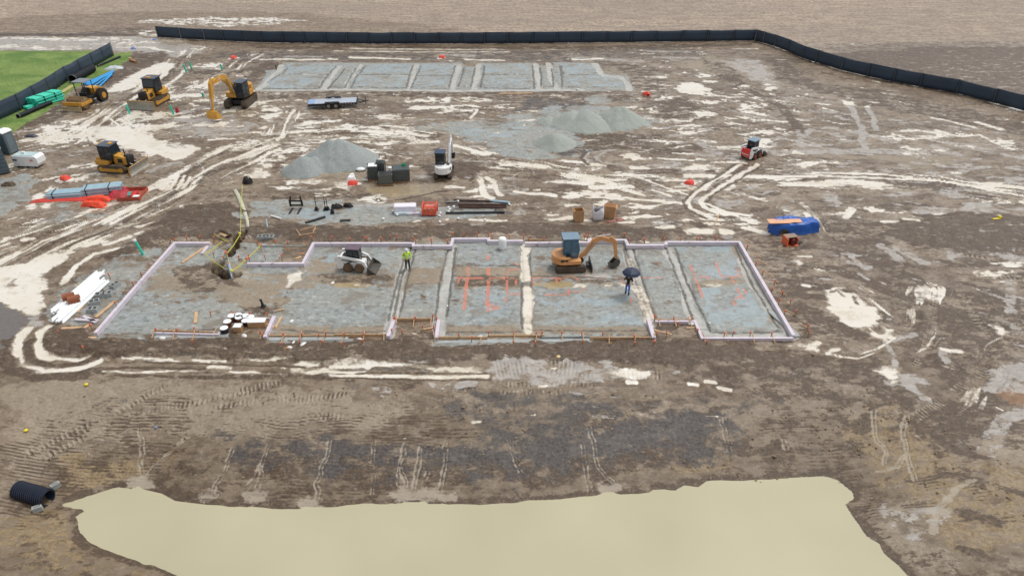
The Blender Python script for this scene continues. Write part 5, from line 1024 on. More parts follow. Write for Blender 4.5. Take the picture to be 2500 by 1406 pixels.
def pile(label, peaks, m, slope=.68, name='gravel_pile', n=90):
    pk = [(*Wz(a, b)[:2], h) for a, b, h in peaks]; x0 = min(p[0]-p[2]/slope for p in pk)-.5; x1 = max(p[0]+p[2]/slope for p in pk)+.5; y0 = min(p[1]-p[2]/slope for p in pk)-.5; y1 = max(p[1]+p[2]/slope for p in pk)+.5
    X_, Y_ = np.meshgrid(np.linspace(x0, x1, n).astype(np.float32), np.linspace(y0, y1, n).astype(np.float32)); z = np.full(X_.shape, -9., np.float32)
    wob = (fbm(X_/1.6, Y_/1.6, 3, 31)-.5)*.9
    for (a, b, h) in pk:
        d = np.sqrt((X_-a)**2+(Y_-b)**2+.12)+wob*.6; z = np.maximum(z, h-slope*d)
    z += (fbm(X_/.5, Y_/.5, 3, 33)-.5)*.09; z = np.where(z < -.05, -.2, z+.03)
    cx_, cy_ = (x0+x1)/2, (y0+y1)/2
    vs = [(float(a)-cx_, float(b)-cy_, float(c)) for a, b, c in zip(X_.ravel(), Y_.ravel(), z.ravel())]
    keep = (z > -.15); fs = []
    for i in range(n-1):
        for j in range(n-1):
            if keep[i:i+2, j:j+2].any(): fs.append((i*n+j, i*n+j+1, (i+1)*n+j+1, (i+1)*n+j))
    o = MB().add(vs, fs).build(name, m, smooth=True); o.location = (cx_, cy_, 0); tag(o, label, 'gravel pile', 'piles of crushed stone'); return o
pile('tall grey crushed stone pile left of the caged totes', [(745,416,1.55),(770,410,1.3),(790,397,1.75),(812,392,2.3),(832,390,2.35),(850,392,2.1),(872,392,1.3),(775,398,1.2)], GRV, .72)
pile('pale crushed stone pile, the right hand peak of the rear gravel', [(1503,296,1.85),(1515,296,1.8)], GRVP, .62)
pile('pale crushed stone ridge of two humps, left of the rear right peak', [(1395,300,1.5),(1430,303,1.7),(1370,298,1.0),(1452,306,1.2),(1340,298,.7)], GRVP, .55)
pile('small pale crushed stone cone in front of the rear gravel ridge', [(1355,352,1.35),(1366,354,1.1)], GRVP, .62)

# ------------------------------------------------------------------ foundation edge forms
def form(label, pts, w, h, m, name='foam_form', zt=.3, cat='foundation form', base=0):
    q = [Vector(Wz(a, b, zt)[:2]) for a, b in pts]; o0 = q[0].copy(); q = [p-o0 for p in q]; Ls = []; Rs = []
    for i, p in enumerate(q):
        d1 = (q[i]-q[i-1]).normalized() if i else (q[1]-q[0]).normalized(); d2 = (q[i+1]-q[i]).normalized() if i < len(q)-1 else d1
        n1 = Vector((-d1.y, d1.x)); n2 = Vector((-d2.y, d2.x)); mm = (n1+n2).normalized(); k = (w/2)/max(mm.dot(n1), .35); Ls.append(p+mm*k); Rs.append(p-mm*k)
    vs = []; n = len(q)
    for z in (base, h):
        vs += [(p.x, p.y, z) for p in Ls]+[(p.x, p.y, z) for p in Rs]
    fs = []
    for i in range(n-1): fs += [(2*n+i, 2*n+i+1, 3*n+i+1, 3*n+i), (i, n+i, n+i+1, i+1), (i, i+1, 2*n+i+1, 2*n+i), (n+i+1, n+i, 3*n+i, 3*n+i+1)]
    fs += [(0, 2*n, 3*n, n), (n-1, 2*n-1, 4*n-1, 3*n-1)]
    o = MB().add(vs, fs).build(name, m); o.location = (o0.x, o0.y, 0); tag(o, label, cat, 'forms round the front foundation'); return o
form('lavender foam form at the rear left corner by the teal pipe', [(342,686),(426,592),(512,592)], .22, .3, LAV)
form('lavender foam form down the left side beside the white pipe stack', [(232,812),(341,687)], .22, .3, LAV)
form('lavender foam form of the rear recess beside the taped pit', [(603,642),(739,642),(765,593),(1006,593)], .22, .3, LAV)
form('lavender foam form behind the person in the lime jacket', [(1009,592),(1009,599),(1101,599),(1106,582),(1193,582),(1193,587),(1277,587)], .22, .3, LAV)
form('lavender foam form behind the orange excavator', [(1282,592),(1438,591),(1440,585),(1527,585),(1533,598),(1621,598)], .22, .3, LAV)
form('lavender foam form along the whole right side of the foundation', [(1625,597),(1628,590),(1805,590),(1938,818)], .22, .3, LAV)
form('low lavender form along the front right bay', [(1937,821),(1715,821),(1697,780),(1600,780)], .16, .2, LAV)
form('white foam form at the front between the two right bays', [(1583,778),(1597,824)], .24, .3, LAV)
form('white foam form at the left end of the wide front bay', [(1071,780),(1065,824)], .22, .3, LAV)
form('white foam form at the right end of the second front bay', [(961,780),(947,820)], .22, .3, LAV)
form('lavender foam form crossing the timber by the white pails', [(669,771),(646,822)], .22, .3, LAV)
form('thin lavender form running from the pails to the front left edge', [(562,771),(532,812),(376,808)], .1, .2, LAV)
form('thin lavender form behind the white pails', [(575,771),(656,772)], .08, .18, LAV)
BD = [('tan form board along the front left bay', (380,811), (520,815), .2), ('long tan form board at the right end of the second front bay', (818,822), (950,822), .22), ('pale form board along the front of the second bay', (648,822), (820,822), .14),
      ('tan form board at the left end of the wide front bay', (1064,829), (1190,829), .24), ('tan form board across the middle of the wide front bay', (1192,823), (1330,823), .18), ('grey wet form board right of middle in the wide front bay', (1322,826), (1480,824), .14), ('tan form board at the right end of the wide front bay', (1440,830), (1600,830), .24),
      ('tan form board across the recess left of the wide front bay', (967,783), (1056,783), .2), ('tan form board across the recess right of the wide front bay', (1596,783), (1686,783), .14), ('thin tan board on the rear left form behind the orange excavator', (1290,587), (1332,588), .12), ('black edged board along the rear left recess', (630,603), (748,604), .14)]
for lb, a, b, h in BD:
    m_ = WOOD if 'tan' in lb or 'pale' in lb else CONC
    o = plank('form_board', lb, 'form board', a, b, .05, h, m_, 0, 'timber form boards'); o.rotation_euler.x = 0
# slightly raised footing strip outside the forms
form('pale wet footing strip along the front of the left bay', [(380,822),(560,822)], .35, .06, CONC, 'footing_strip', 0, 'footing', -.05)
form('pale wet footing strip along the front of the second bay', [(655,829),(850,828)], .32, .07, CONC, 'footing_strip', 0, 'footing', -.05)
form('pale wet footing strip along the front of the wide bay', [(1065,836),(1300,833),(1440,832)], .3, .06, CONC, 'footing_strip', 0, 'footing', -.05)
form('pale wet footing strip outside the right side of the foundation', [(1880,760),(1948,822)], .35, .05, CONC, 'footing_strip', 0, 'footing', -.05)

# stakes
def tr(ox, oy, k, pts): return [(ox+a/k, oy+b/k) for a, b in pts]
ST = tr(900,560,3.571,[(110,80),(240,60),(390,75),(410,95),(550,95),(685,90),(695,105),(730,40),(835,38),(950,38),(1045,30),(1080,50),(1228,52),(1350,50),(1390,70),(1525,75),(1820,65),(1880,60),(1915,30),(1905,60),(2080,50),(2235,45),(2280,90),(2410,85)])
ST += tr(380,440,5.407,[(180,780),(240,775),(400,750),(570,750),(760,760),(1330,810),(1580,810),(1740,815),(1980,825),(2065,755),(1215,990),(1235,1030),(925,950),(1090,1010),(895,1015),(1440,1005),(1660,1000),(760,970)])
ST += tr(780,560,7.81,[(240,155),(580,175),(850,165),(905,150),(1170,165),(1340,125),(1465,145)])
ST += tr(1560,560,4.686,[(65,110),(285,65),(290,100),(485,95),(665,100),(695,90),(880,95),(930,90),(1240,195),(1340,385),(1420,480),(1555,590),(1650,710),(1520,680),(1740,810),(1605,815),(1670,935),(1795,935),(1940,1100),(1945,1170),(185,1000),(400,1000),(600,1010),(980,1185),(1080,1170),(1280,1180),(1520,1180),(680,1150),(325,1185),(205,1190),(780,1275),(440,1080)])
ST += tr(500,700,5,[(345,320),(545,325),(760,330),(960,575),(1180,575),(1380,575),(1465,570),(1700,575),(1940,570),(2410,535),(2315,380),(670,545),(700,575),(940,700),(1155,665),(1435,675),(1675,690),(1920,660),(60,310)])
ST += tr(900,560,3.571,[(225,770),(400,770),(590,770),(555,750),(1040,890),(1270,900),(1460,900),(1510,900),(1685,900),(1865,900),(2040,900),(2320,930),(290,880),(200,870),(570,845),(555,900),(790,920),(895,945),(1265,975),(1460,980),(1870,975),(2320,990),(2490,980),(470,840)])
ST += tr(80,560,4.686,[(1320,385),(1230,500),(1140,605),(1020,700),(940,830),(665,1100),(575,1345),(1405,1145),(1640,1145),(1855,1135),(1830,1280),(290,1160),(870,520)])
def stake0():
    t = thing('form_stake', '', 'stake', (0, 0, 0), 0, 'orange topped stakes round the front foundation')
    MB().box((0, 0, .15), (.045, .045, .34)).build('stake', WOODD, t); MB().box((0, 0, .40), (.085, .075, .16)).build('painted_tip', TIPM, t); return t
SL = 'wooden stake with orange tip at the edge of the front foundation'
s0 = stake0(); s0['label'] = SL
rs = random.Random(5)
def side(a, b, what):
    if b < 660 and a > 380:
        w = 'behind the taped pit and recess' if a < 770 else 'behind the white skid steer bay' if a < 1010 else 'behind the barrel bay' if a < 1285 else 'behind the orange excavator' if a < 1540 else 'behind the two right bays'
    elif a > 1800 and b < 800: w = 'down the right side of the foundation'
    elif b < 800 and a < 380: w = 'down the left side of the foundation'
    elif b > 740: w = 'in front of the left bay' if a < 545 else 'round the pails recess' if a < 690 else 'in front of the second bay' if a < 955 else 'in the recess left of the wide bay' if a < 1062 else 'in front of the wide bay, left half' if a < 1330 else 'in front of the wide bay, right half' if a < 1600 else 'round the right hand recess' if a < 1712 else 'in front of the far right bay'
    else: w = 'inside the foundation'
    return what+' '+w, what+'s '+w
for i, (a, b) in enumerate(ST):
    p = Wz(a, b, .38); p = (p[0], p[1], 0)
    if i == 0: o = s0; o.location = p
    else: o = dup(s0, p)
    o['label'], o['group'] = side(a, b, 'orange tipped wooden stake')
    o.rotation_euler = (rs.uniform(-.12, .12), rs.uniform(-.12, .12), rs.uniform(0, 3)); k = rs.uniform(.85, 1.1); o.scale = (k, k, k)
# raking braces standing off the forms
BR = tr(900,560,3.571,[(245,800),(395,830),(545,820),(975,1000),(1270,970),(1460,970),(1685,945),(1870,965),(2095,985),(2320,975),(580,985),(2490,960)])+tr(500,700,5,[(955,665),(1170,630),(1460,645),(1690,650),(1945,630),(690,640),(2190,640)])+tr(80,560,4.686,[(1390,1215),(1620,1230),(1850,1230)])+tr(1560,560,4.686,[(740,1260),(1000,1250),(1300,1260),(1525,1260),(410,1080),(580,1080),(225,1080),(180,1280)])+tr(500,700,5,[(130,590)])
b0 = None
for i, (a, b) in enumerate(BR):
    p = W(a, b)
    if b0 is None:
        b0 = MB().box((0, 0, .19), (.05, .75, .06), rx=.42).build('brace', WOOD); tag(b0, 'short tan brace leaning off the front foundation forms', 'brace', 'raking braces in front of the foundation'); o = b0
    else: o = b0.copy(); COL.objects.link(o)
    o.location = p; o.rotation_euler = (0, 0, rs.uniform(-.18, .18)); o['label'], o['group'] = side(a, max(b, 741), 'short tan raking brace')
for i, (a, b) in enumerate(tr(1560,560,4.686,[(1230,155),(1350,330),(1400,400),(1490,545),(1540,610),(1625,755),(1660,860),(1730,980),(1870,1130)])):
    o = b0.copy(); COL.objects.link(o); o.location = W(a, b); o.rotation_euler = (0, 0, math.pi/2+rs.uniform(-.3, .1)); o['label'] = 'short tan brace standing off the right side of the foundation'; o['group'] = 'braces on the right side of the foundation'
# loose timber
for lb, a, b, w, m_ in [('wide tan plank leaning from the rear left form into the pad', (445,642), (517,594), .22, WOOD), ('long tan plank between the form and the white pipes', (190,763), (252,698), .12, WOOD), ('wide tan plank by the lower left form', (234,776), (282,736), .22, WOOD),
     ('pale plank lying level at the lower left corner', (150,803), (200,801), .2, WOOD), ('tan plank crossing at the lower left corner', (185,815), (222,792), .2, WOOD), ('short tan plank below the lower left corner', (206,827), (236,825), .2, WOOD), ('tan plank dropped in front of the left bay', (352,843), (380,831), .14, WOOD),
     ('upright tan stakes bundle lying on the left pad', (477,790), (480,762), .2, WOOD), ('tan plank beside the crossing form by the pails', (672,802), (688,774), .16, WOOD), ('short tan plank tied across the foam form', (650,791), (672,802), .12, WOOD), ('orange tipped board on the mud strip', (672,761), (694,756), .1, WOOD),
     ('pale plank half sunk in mud in front of the second bay', (682,846), (708,852), .16, WOODD), ('long pale timber in front of the rear slab', (1218,230), (1300,229), .3, WOOD), ('tan plank in the recess right of the wide front bay', (1676,802), (1706,800), .12, WOOD), ('tan plank in the recess left of the wide front bay', (1030,806), (1060,801), .12, WOOD),
     ('pale plank among the braces of the right recess', (1596,806), (1640,818), .1, WOOD), ('thin pale plank left of the taped opening', (522,562), (540,578), .1, WOOD), ('wide pale plank by the yellow tape', (536,570), (552,578), .35, WOOD), ('brown board at the rear left opening', (520,590), (540,590), .3, WOODD),
     ('tall tan stake leaning by the track bend', (1745,548), (1757,522), .07, WOOD), ('pale plank beside the rear berm above the foundation', (1036,575), (1062,571), .1, WOOD), ('small pale plank on the rear berm', (1048,562), (1064,568), .12, WOOD), ('grey timber in the rear left recess', (730,621), (750,620), .25, WOODD), ('tan offcut in the rear left recess', (722,633), (736,628), .2, WOOD)]:
    plank('plank', lb, 'plank', a, b, w, .05, m_, .02, 'loose timber')
for lb, a, b, w in [('long white foam strip lying at the lower left corner', (184,783), (240,786), .2), ('short white foam strip crossing at the lower left corner', (205,775), (236,790), .2), ('white rolled sleeve lying on the left pad under the plank', (494,622), (508,604), .22), ('small white foam piece in the rear left corner of the second bay', (768,598), (786,599), .22)]:
    plank('foam_strip', lb, 'foam strip', a, b, w, .12, LAV, .03, 'loose foam strips')
# white pipe stack
def lerp(a, b, t): return (a[0]+(b[0]-a[0])*t, a[1]+(b[1]-a[1])*t)
A0, A1, B0, B1 = (122,764), (166,770), (246,658), (254,702)
k = 0; base = None
PA, PB = W(*A0), W(*B0); d = Vector((PB[0]-PA[0], PB[1]-PA[1], 0)); Lp = d.length; dn = d.normalized(); nn = Vector((dn.y, -dn.x, 0))
for i in range(13):
    for lay in range(2 if 1 < i < 11 else 1):
        off = nn*(i*.142+lay*.07); sh = rs.uniform(-.25, .25)-(.75 if i > 5 else 0)-i*.03
        o = MB().tube([(0, 0, 0), (dn.x*Lp*.9, dn.y*Lp*.9, 0)], .074, 10).build('white_pipe', WPL) if base is None else base.copy()
        if base is None: base = o
        else: COL.objects.link(o)
        o.location = (PA[0]+off.x+dn.x*sh, PA[1]+off.y+dn.y*sh, .1+lay*.13); tag(o, 'long white pipe in the loose stack left of the foundation', 'pipe', 'white pipes stacked left of the foundation')
for lb, a, b, r in [('upper brown clay coloured roll lying on the white pipes', 172, 737, .28), ('lower brown roll beside the end of the white pipes', 186, 744, .3)]:
    p = W(a, b); t = thing('pipe_sleeve', lb, 'pipe sleeve', p, R(30), 'brown sleeves on the white pipes'); m = MB(); hollow(m, (-.35, 0, r+.12), (.35, 0, r+.12), r, .03, 16); m.build('sleeve', mat('rust_brown', (150,86,56), .6, 0, .15, .1), t); MB().tube([(-.33, 0, r+.12), (-.25, 0, r+.12)], r*.96, 14).build('end_cap', CARDD, t)
# masonry blocks with hollow cores
def cmu(label, px, py, rz, z=0, s=1):
    p = W(px, py); t = thing('concrete_block', label, 'concrete block', (p[0], p[1], p[2]+z), rz, 'hollow concrete blocks'); m = MB()
    for y_ in (-.17, .17): m.box((0, y_, .1), (.6, .05, .2))
    for x_ in (-.275, 0, .275): m.box((x_, 0, .1), (.05, .29, .2))
    o = m.build('block', CONC, t); t.scale = (s, s, s*1.3)
for i, (lb, a, b, rz) in enumerate([('grey hollow block nearest the rear left trench', 641, 583, .1), ('grey hollow block right of its twin by the rear trench', 659, 583, 0), ('upright grey block between the white pipes and the form', 247, 724, .3), ('grey block beside the upright one next to the form', 263, 722, .2), ('grey block lying in the pit below the tan plank', 232, 742, .5), ('pale grey block at the bottom of the small pit', 228, 760, .1), ('half buried block next to the brown board by the pipes', 282, 700, 1.2)]): cmu(lb, a, b, rz, 0, 1.1)
# pails and boxes by the front recess
def pail(label, px, py, body, lid, r=.2, h=.36):
    p = W(px, py); t = thing('pail', label, 'pail', p, 0, 'pails by the front recess'); MB().tube([(0, 0, 0), (0, 0, h)], [r*.88, r], 16).build('pail_body', body, t); MB().tube([(0, 0, h), (0, 0, h+.035)], r*1.05, 16).build('lid', lid, t); q = MB(); q.tube([(r, 0, h*.8), (r*.9, -r*.7, h*.55), (0, -r*1.1, h*.45), (-r*.9, -r*.7, h*.55), (-r, 0, h*.8)], .008, 5); q.build('handle', IRON, t)
BKP = mat('dark_pail', (40,36,36), .5)
for lb, a, b, bd in [('white lidded pail behind the brown boxes', 568, 782, CARDD), ('white lidded pail second from the left corner', 584, 780, CARDD), ('low white pail in front of its neighbour', 586, 786, CARDD), ('dark pail with white lid right of the white pails', 601, 782, BKP), ('small white pail left of the long white box', 614, 785, WPL), ('dark pail with white lid nearest the pond', 550, 812, BKP), ('dark open pail between the boxes', 602, 794, BKP), ('brown tub with white lid on the mud', 558, 796, CARDD)]:
    pail(lb, a, b, bd, WPL, .24)
def carton(label, px, py, d, rz, m, lid=None, flaps=True, name='cardboard_box', cat='box', group='boxes and bags', z=0):
    p = W(px, py); t = thing(name, label, cat, (p[0], p[1], p[2]+z), rz, group); sx, sy, sz = d; m1 = MB(); w = .03
    m1.box((0, 0, w/2), (sx, sy, w))
    m1.box((0, sy/2-w/2, sz/2+w/2), (sx, w, sz-w)); m1.box((0, -sy/2+w/2, sz/2+w/2), (sx, w, sz-w)); m1.box((sx/2-w/2, 0, sz/2+w/2), (w, sy-2*w, sz-w)); m1.box((-sx/2+w/2, 0, sz/2+w/2), (w, sy-2*w, sz-w)); m1.build('carton', m, t)
    if flaps:
        for s in (-1, 1): MB().box((s*(sx/2+.08), 0, sz-.03), (.2, sy*.95, .015), ry=s*.7).build('flap', m, t)
    if lid: MB().box((0, 0, sz+.02), (sx*1.0, sy*1.0, .05)).build('contents', lid, t)
    return t
carton('long tan box filled with white sacks by the front recess', 630, 795, (1.1, .5, .4), .05, CARD, WPL, False)
carton('small tan box with a white lid in front of the pails', 583, 806, (.5, .45, .35), 0, CARD, WPL, False)
carton('open brown cardboard box left of the white bulk bag', 1412, 537, (.72, .72, .95), .2, CARD, None, True)
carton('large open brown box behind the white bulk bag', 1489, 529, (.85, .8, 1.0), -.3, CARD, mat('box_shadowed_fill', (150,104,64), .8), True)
t = thing('bulk_bag', 'white bulk bag with slumped open top between the brown boxes', 'bulk bag', W(1459, 534), .1, 'boxes and bags')
m = MB(); n = 10; vs = []
for j, (k_, z_) in enumerate(((.9, 0), (1.02, .3), (1.0, .65), (.95, .95))):
    for i in range(20):
        a = 2*math.pi*i/20; rr_ = .5/max(abs(math.cos(a)), abs(math.sin(a)))**.8*k_*.88; zz = z_+(.18*math.sin(a*2.5+1)*(j == 3)); vs.append((rr_*math.cos(a), rr_*math.sin(a), zz))
m.add(vs, [tuple(range(19, -1, -1))]+[(j*20+i, j*20+(i+1) % 20, (j+1)*20+(i+1) % 20, (j+1)*20+i) for j in range(3) for i in range(20)]); o = m.build('bag', mat('white_woven', (226,226,232), .7, 0, .06, .08), t, smooth=True); o.modifiers.new('thick', 'SOLIDIFY').thickness = .02
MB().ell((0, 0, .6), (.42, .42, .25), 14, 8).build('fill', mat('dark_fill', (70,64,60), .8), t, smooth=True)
for lb, a, b, s_ in [('red brown sheet lying behind the bulk bag', 1490, 541, (.8, .4)), ('pinkish crumpled sheet right of the big brown box', 1512, 537, (.8, .6))]: heap('plastic_sheet', lb, 'sheet', a, b, s_[0], s_[1], .1, mat('faded_red', (150,98,88), .6, 0, .15), 0, 3, .3, group='boxes and bags')
# white barrel
t = thing('barrel', 'upright white plastic barrel standing on the rear foundation edge', 'barrel', W(1227, 607), 0); MB().tube([(0,0,.0),(0,0,.06),(0,0,.3),(0,0,.5),(0,0,.8),(0,0,.9)], [.27,.3,.31,.3,.31,.25], 20).build('barrel_body', WPL, t, smooth=True); MB().tube([(0,0,.9),(0,0,.93)], .24, 18).build('lid', WPL, t)
# left storage: conduits, mesh, sacks
def bundle(label, p0, p1, rows, cols, r, m, straps=None, taper=0, name='pipe_bundle', cat='pipe bundle', group=None, seed=1):
    a, b = W(*p0), W(*p1); d = Vector((b[0]-a[0], b[1]-a[1], 0)); L_ = d.length; dn = d.normalized(); nn = Vector((-dn.y, dn.x, 0)); t = thing(name, label, cat, (a[0], a[1], 0), 0, group); rr = random.Random(seed); base = None
    for j in range(rows):
        for i in range(cols-(j % 2)):
            off = (i-(cols-1)/2+(j % 2)*.5)*2.05*r; sh = rr.uniform(-.12, .12); z = r+j*1.78*r
            o = MB().tube([(0, 0, 0), (dn.x*L_, dn.y*L_, 0)], r, 8).build('pipe', m, t) if base is None else base.copy()
            if base is None: base = o
            else: COL.objects.link(o); o.parent = t
            o.location = (nn.x*off+dn.x*sh, nn.y*off+dn.y*sh, z)
    W_ = cols*2.05*r; Hh = r*2+(rows-1)*1.78*r
    if straps:
        for f in straps:
            c = dn*L_*f; m_ = MB(); m_.box((c.x, c.y, Hh/2+.01), (.05, W_+.04, Hh+.05), rz=math.atan2(dn.y, dn.x)); m_.build('strap', IRON, t)
    return t
bundle('left bundle of pale conduits on the red mesh', (124,483), (208,477), 4, 7, .08, GALV, (.15,), group='bundled conduits'); bundle('right bundle of pale conduits half under the red mesh', (207,476), (300,466), 5, 7, .08, GALV, (.1, .7), group='bundled conduits', seed=3)
heap('barrier_mesh', 'long strip of red barrier mesh under the conduit bundles', 'barrier mesh', 190, 486, 8.0, 1.0, .12, REDM, R(6), 4, .4, 1, group='red mesh'); heap('barrier_mesh', 'crumpled red mesh draped at the right end of the conduits', 'barrier mesh', 293, 473, 1.8, 2.4, .35, mat('wine_mesh', (176,48,58), .6, 0, .2, 0, 5), .3, 6, .45, 1, group='red mesh')
t = carton('open red lined crate holding scraps right of the conduit bundles', 325, 478, (1.9, 2.2, .35), .1, mat('red_brown_crate', (176,84,64), .7, 0, .15, .1), None, False, 'scrap_crate', 'crate'); MB().box((-.3, .1, .12), (.3, .9, .12), rz=.3).build('teal_scrap', mat('teal_scrap', (90,150,136), .6), t); MB().ell((.2, -.1, .2), (.25, .7, .2), 10, 6).build('red_sack', mat('sack_red', (196,40,44), .6), t); MB().ell((.5, -.6, .15), (.45, .25, .16), 10, 6).build('white_sack', WPL, t)
for lb, a, b, sx, rz in [('bright orange folded mesh in front of the conduits, the upper one', 239, 489, 2.3, .05), ('bright orange folded mesh, the lower left one of the pair', 230, 502, 2.2, -.05)]: heap('orange_mesh_roll', lb, 'mesh roll', a, b, sx, .85, .38, ORM, rz, 8+a, .25, 1, group='orange mesh rolls')
# inlet protection sacks
for i, (lb, a, b, w_) in enumerate([('orange inlet sack left of the near bulldozer', 160, 439, 1), ('orange inlet sack below the white sacks near the gravel pile', 860, 451, 1), ('orange inlet sack on the right middle of the road', 1683, 450, 1), ('orange inlet sack at the right end of the rear slab', 1578, 232, 0), ('red and white inlet sack on the road behind the rear slab', 1079, 142, 1), ('red and white inlet sack behind the rear excavator', 570, 143, 1)]):
    p = W(a, b); t = thing('inlet_sack', lb, 'inlet sack', p, .1*i, 'orange sacks over the drain inlets'); o = heap('sack', '', '', a, b, 1.0, .8, .38, mat('sack_orange', (236,84,66), .6, 0, .1), 0, 20+i, .2, 1, parent=t)
    if w_: heap('skirt', '', '', a, b, 1.7, 1.0, .08, mat('pale_geotextile', (214,208,200), .8, 0, .08, .2), 0, 30+i, .3, 1, parent=t)
for lb, a, b, s_ in [('white crumpled sack on top of the orange inlet sack', 858, 440, (.9, .6)), ('upper white sack leaning near the gravel pile', 859, 434, (.6, .6))]: heap('white_sack', lb, 'sack', a, b, s_[0], s_[1], .4, WPL, 0, 40+b, .25, 1, group='white sacks')
t = thing('white_tray', 'white oval tray left of the caged totes', 'tray', W(881, 418), .1); MB().ell((0, 0, .18), (.42, .3, .18), 18, 8, .0, .6).build('tray_top', WPL, t, smooth=True); MB().ell((0, 0, .08), (.5, .36, .1), 18, 6, 0, .6).build('tray_base', BLK, t, smooth=True)
# caged totes
def tote(label, px, py, d, rz, m, top):
    p = W(px, py); t = thing('wire_tote', label, 'tote', p, rz, 'dark caged totes'); sx, sy, sz = d
    MB().box((0, 0, sz/2+.08), (sx-.08, sy-.08, sz-.12)).build('load', m, t)
    for s in (-1, 1):
        for q in (-1, 1): MB().box((s*sx/2, q*sy/2, sz/2), (.05, .05, sz)).build('corner_post', IRON, t)
    k = int(sx/.18)
    for i in range(1, k): MB().box((-sx/2+sx*i/k, -sy/2, sz/2), (.02, .02, sz-.06)).build('bar', GRY, t)
    MB().box((0, 0, .05), (sx+.06, sy+.06, .08)).build('pallet', WOODD, t); MB().box((0, 0, sz+.03), (sx-.2, sy-.2, .05)).build('cover', top, t); return t
DG = mat('dark_stacked_stone', (86,90,86), .7, 0, .2, .1, 6)
tote('tall dark tote with a white sheet on top, leftmost of the group', 913, 437, (1.0, 1.0, 1.35), .12, DG, WPL); tote('dark tote behind the leftmost one', 931, 432, (.8, .9, 1.5), 0, DG, BLK); tote('lower grey ribbed tote in the middle of the group', 943, 448, (1.35, 1.0, 1.0), .08, mat('grey_stacked_stone', (112,112,104), .7, 0, .2, .1, 6), BLK); tote('broad dark tote with green cloth at the right of the group', 980, 438, (1.55, 1.5, 1.15), .15, DG, mat('slate_cover', (70,80,80), .5))
heap('green_cloth', 'green cloth bundled on the broad dark tote', 'cloth', 988, 434, .4, .4, .2, GRNC, 0, 9, .3, 1, z0=1.22); t = thing('white_bucket', 'white bucket behind the grey ribbed tote', 'bucket', W(953, 419), 0); MB().tube([(0,0,0),(0,0,.4)], [.18,.2], 14).build('bucket_body', WPL, t); MB().tube([(0,0,.4),(0,0,.43)], .21, 14).build('lid', WPL, t)
# foam rolls, orange crate, dark pipes
t = thing('foam_stack', 'stack of wrapped white foam boards left of the orange crate', 'foam boards', W(990, 518), .05); MB().box((0, 0, .35), (1.85, .8, .7)).build('wrapped_boards', mat('wrapped_foam', (236,232,244), .5, 0, .03), t, bevel=.08); MB().box((.75, -.55, .1), (1.1, .25, .2), rz=.1).build('loose_board', LAV, t, bevel=.03); MB().box((-.1, -.5, .12), (1.5, .25, .24)).build('lower_boards', mat('pale_blue_wrap', (206,222,226), .5), t, bevel=.05)
t = thing('orange_cage', 'orange rounded cage crate right of the white foam boards', 'crate', W(1050, 521), .0); OC = mat('orange_cage', (232,84,62), .5, 0, .1)
for s in (-1, 1):
    m = MB(); q = [(s*.56, -.5, 0), (s*.56, -.55, .35), (s*.56, -.4, .75), (s*.56, 0, .9), (s*.56, .4, .85), (s*.56, .5, .5), (s*.56, .5, 0)]; m.tube(q, .07, 8); m.build('side_hoop', OC, t, smooth=True)
for i, (y_, z_) in enumerate([(-.5, .1), (-.52, .35), (-.38, .75), (0, .9), (.4, .85), (.5, .5)]): MB().tube([(-.56, y_, z_), (.56, y_, z_)], .04, 8).build('cross_bar', OC, t)
MB().box((0, -.1, .35), (1.0, .8, .6)).build('contents', mat('crate_fill', (214,120,92), .6, 0, .3, .1, 5), t, bevel=.05)
for i, (lb, a, b, r, m_) in enumerate([('long black pipe nearest the foundation in the rear rack', (1088,523), (1232,521), .09, BLKP), ('dark rusty pipe along the back of the rack', (1108,491), (1240,495), .07, RUST), ('second dark rusty pipe behind the black one', (1118,502), (1236,503), .08, RUST), ('third dark rusty pipe beside the second', (1122,508), (1232,509), .08, RUST), ('pale grey pipe short at the back of the rack', (1196,493), (1244,498), .1, GALV), ('grey pipe left end of the rack', (1090,496), (1118,495), .07, STL)]): rod('steel_pipe', lb, 'pipe', a, b, r, m_, .03, 'long pipes on the ground')
for i in range(6): rod('reinforcing_bar', 'thin rusty bar lying between the dark pipes', 'rebar', (1120, 499+i*2.1), (1236, 500+i*2.0), .035, RUST, .02, 'rusty bars between the pipes')
cb = None
for a, b in [(1118,494),(1108,507),(1095,509),(1098,514),(1095,519),(1243,501),(1075,523),(1073,529),(1074,544),(1119,536),(1184,539),(970,527),(936,537),(924,493),(960,518)]:
    if cb is None: cb = MB().ell((0, 0, .1), (.12, .12, .1), 12, 8).build('pipe_cap', WPL, smooth=True); tag(cb, 'small round white pipe cap lying near the rear pipes', 'disc', 'white pipe caps scattered near the rear pipes'); o = cb  # white caps of the dark pipes, drawn as small rounded lumps
    else: o = cb.copy(); COL.objects.link(o)
    o.location = W(a, b)
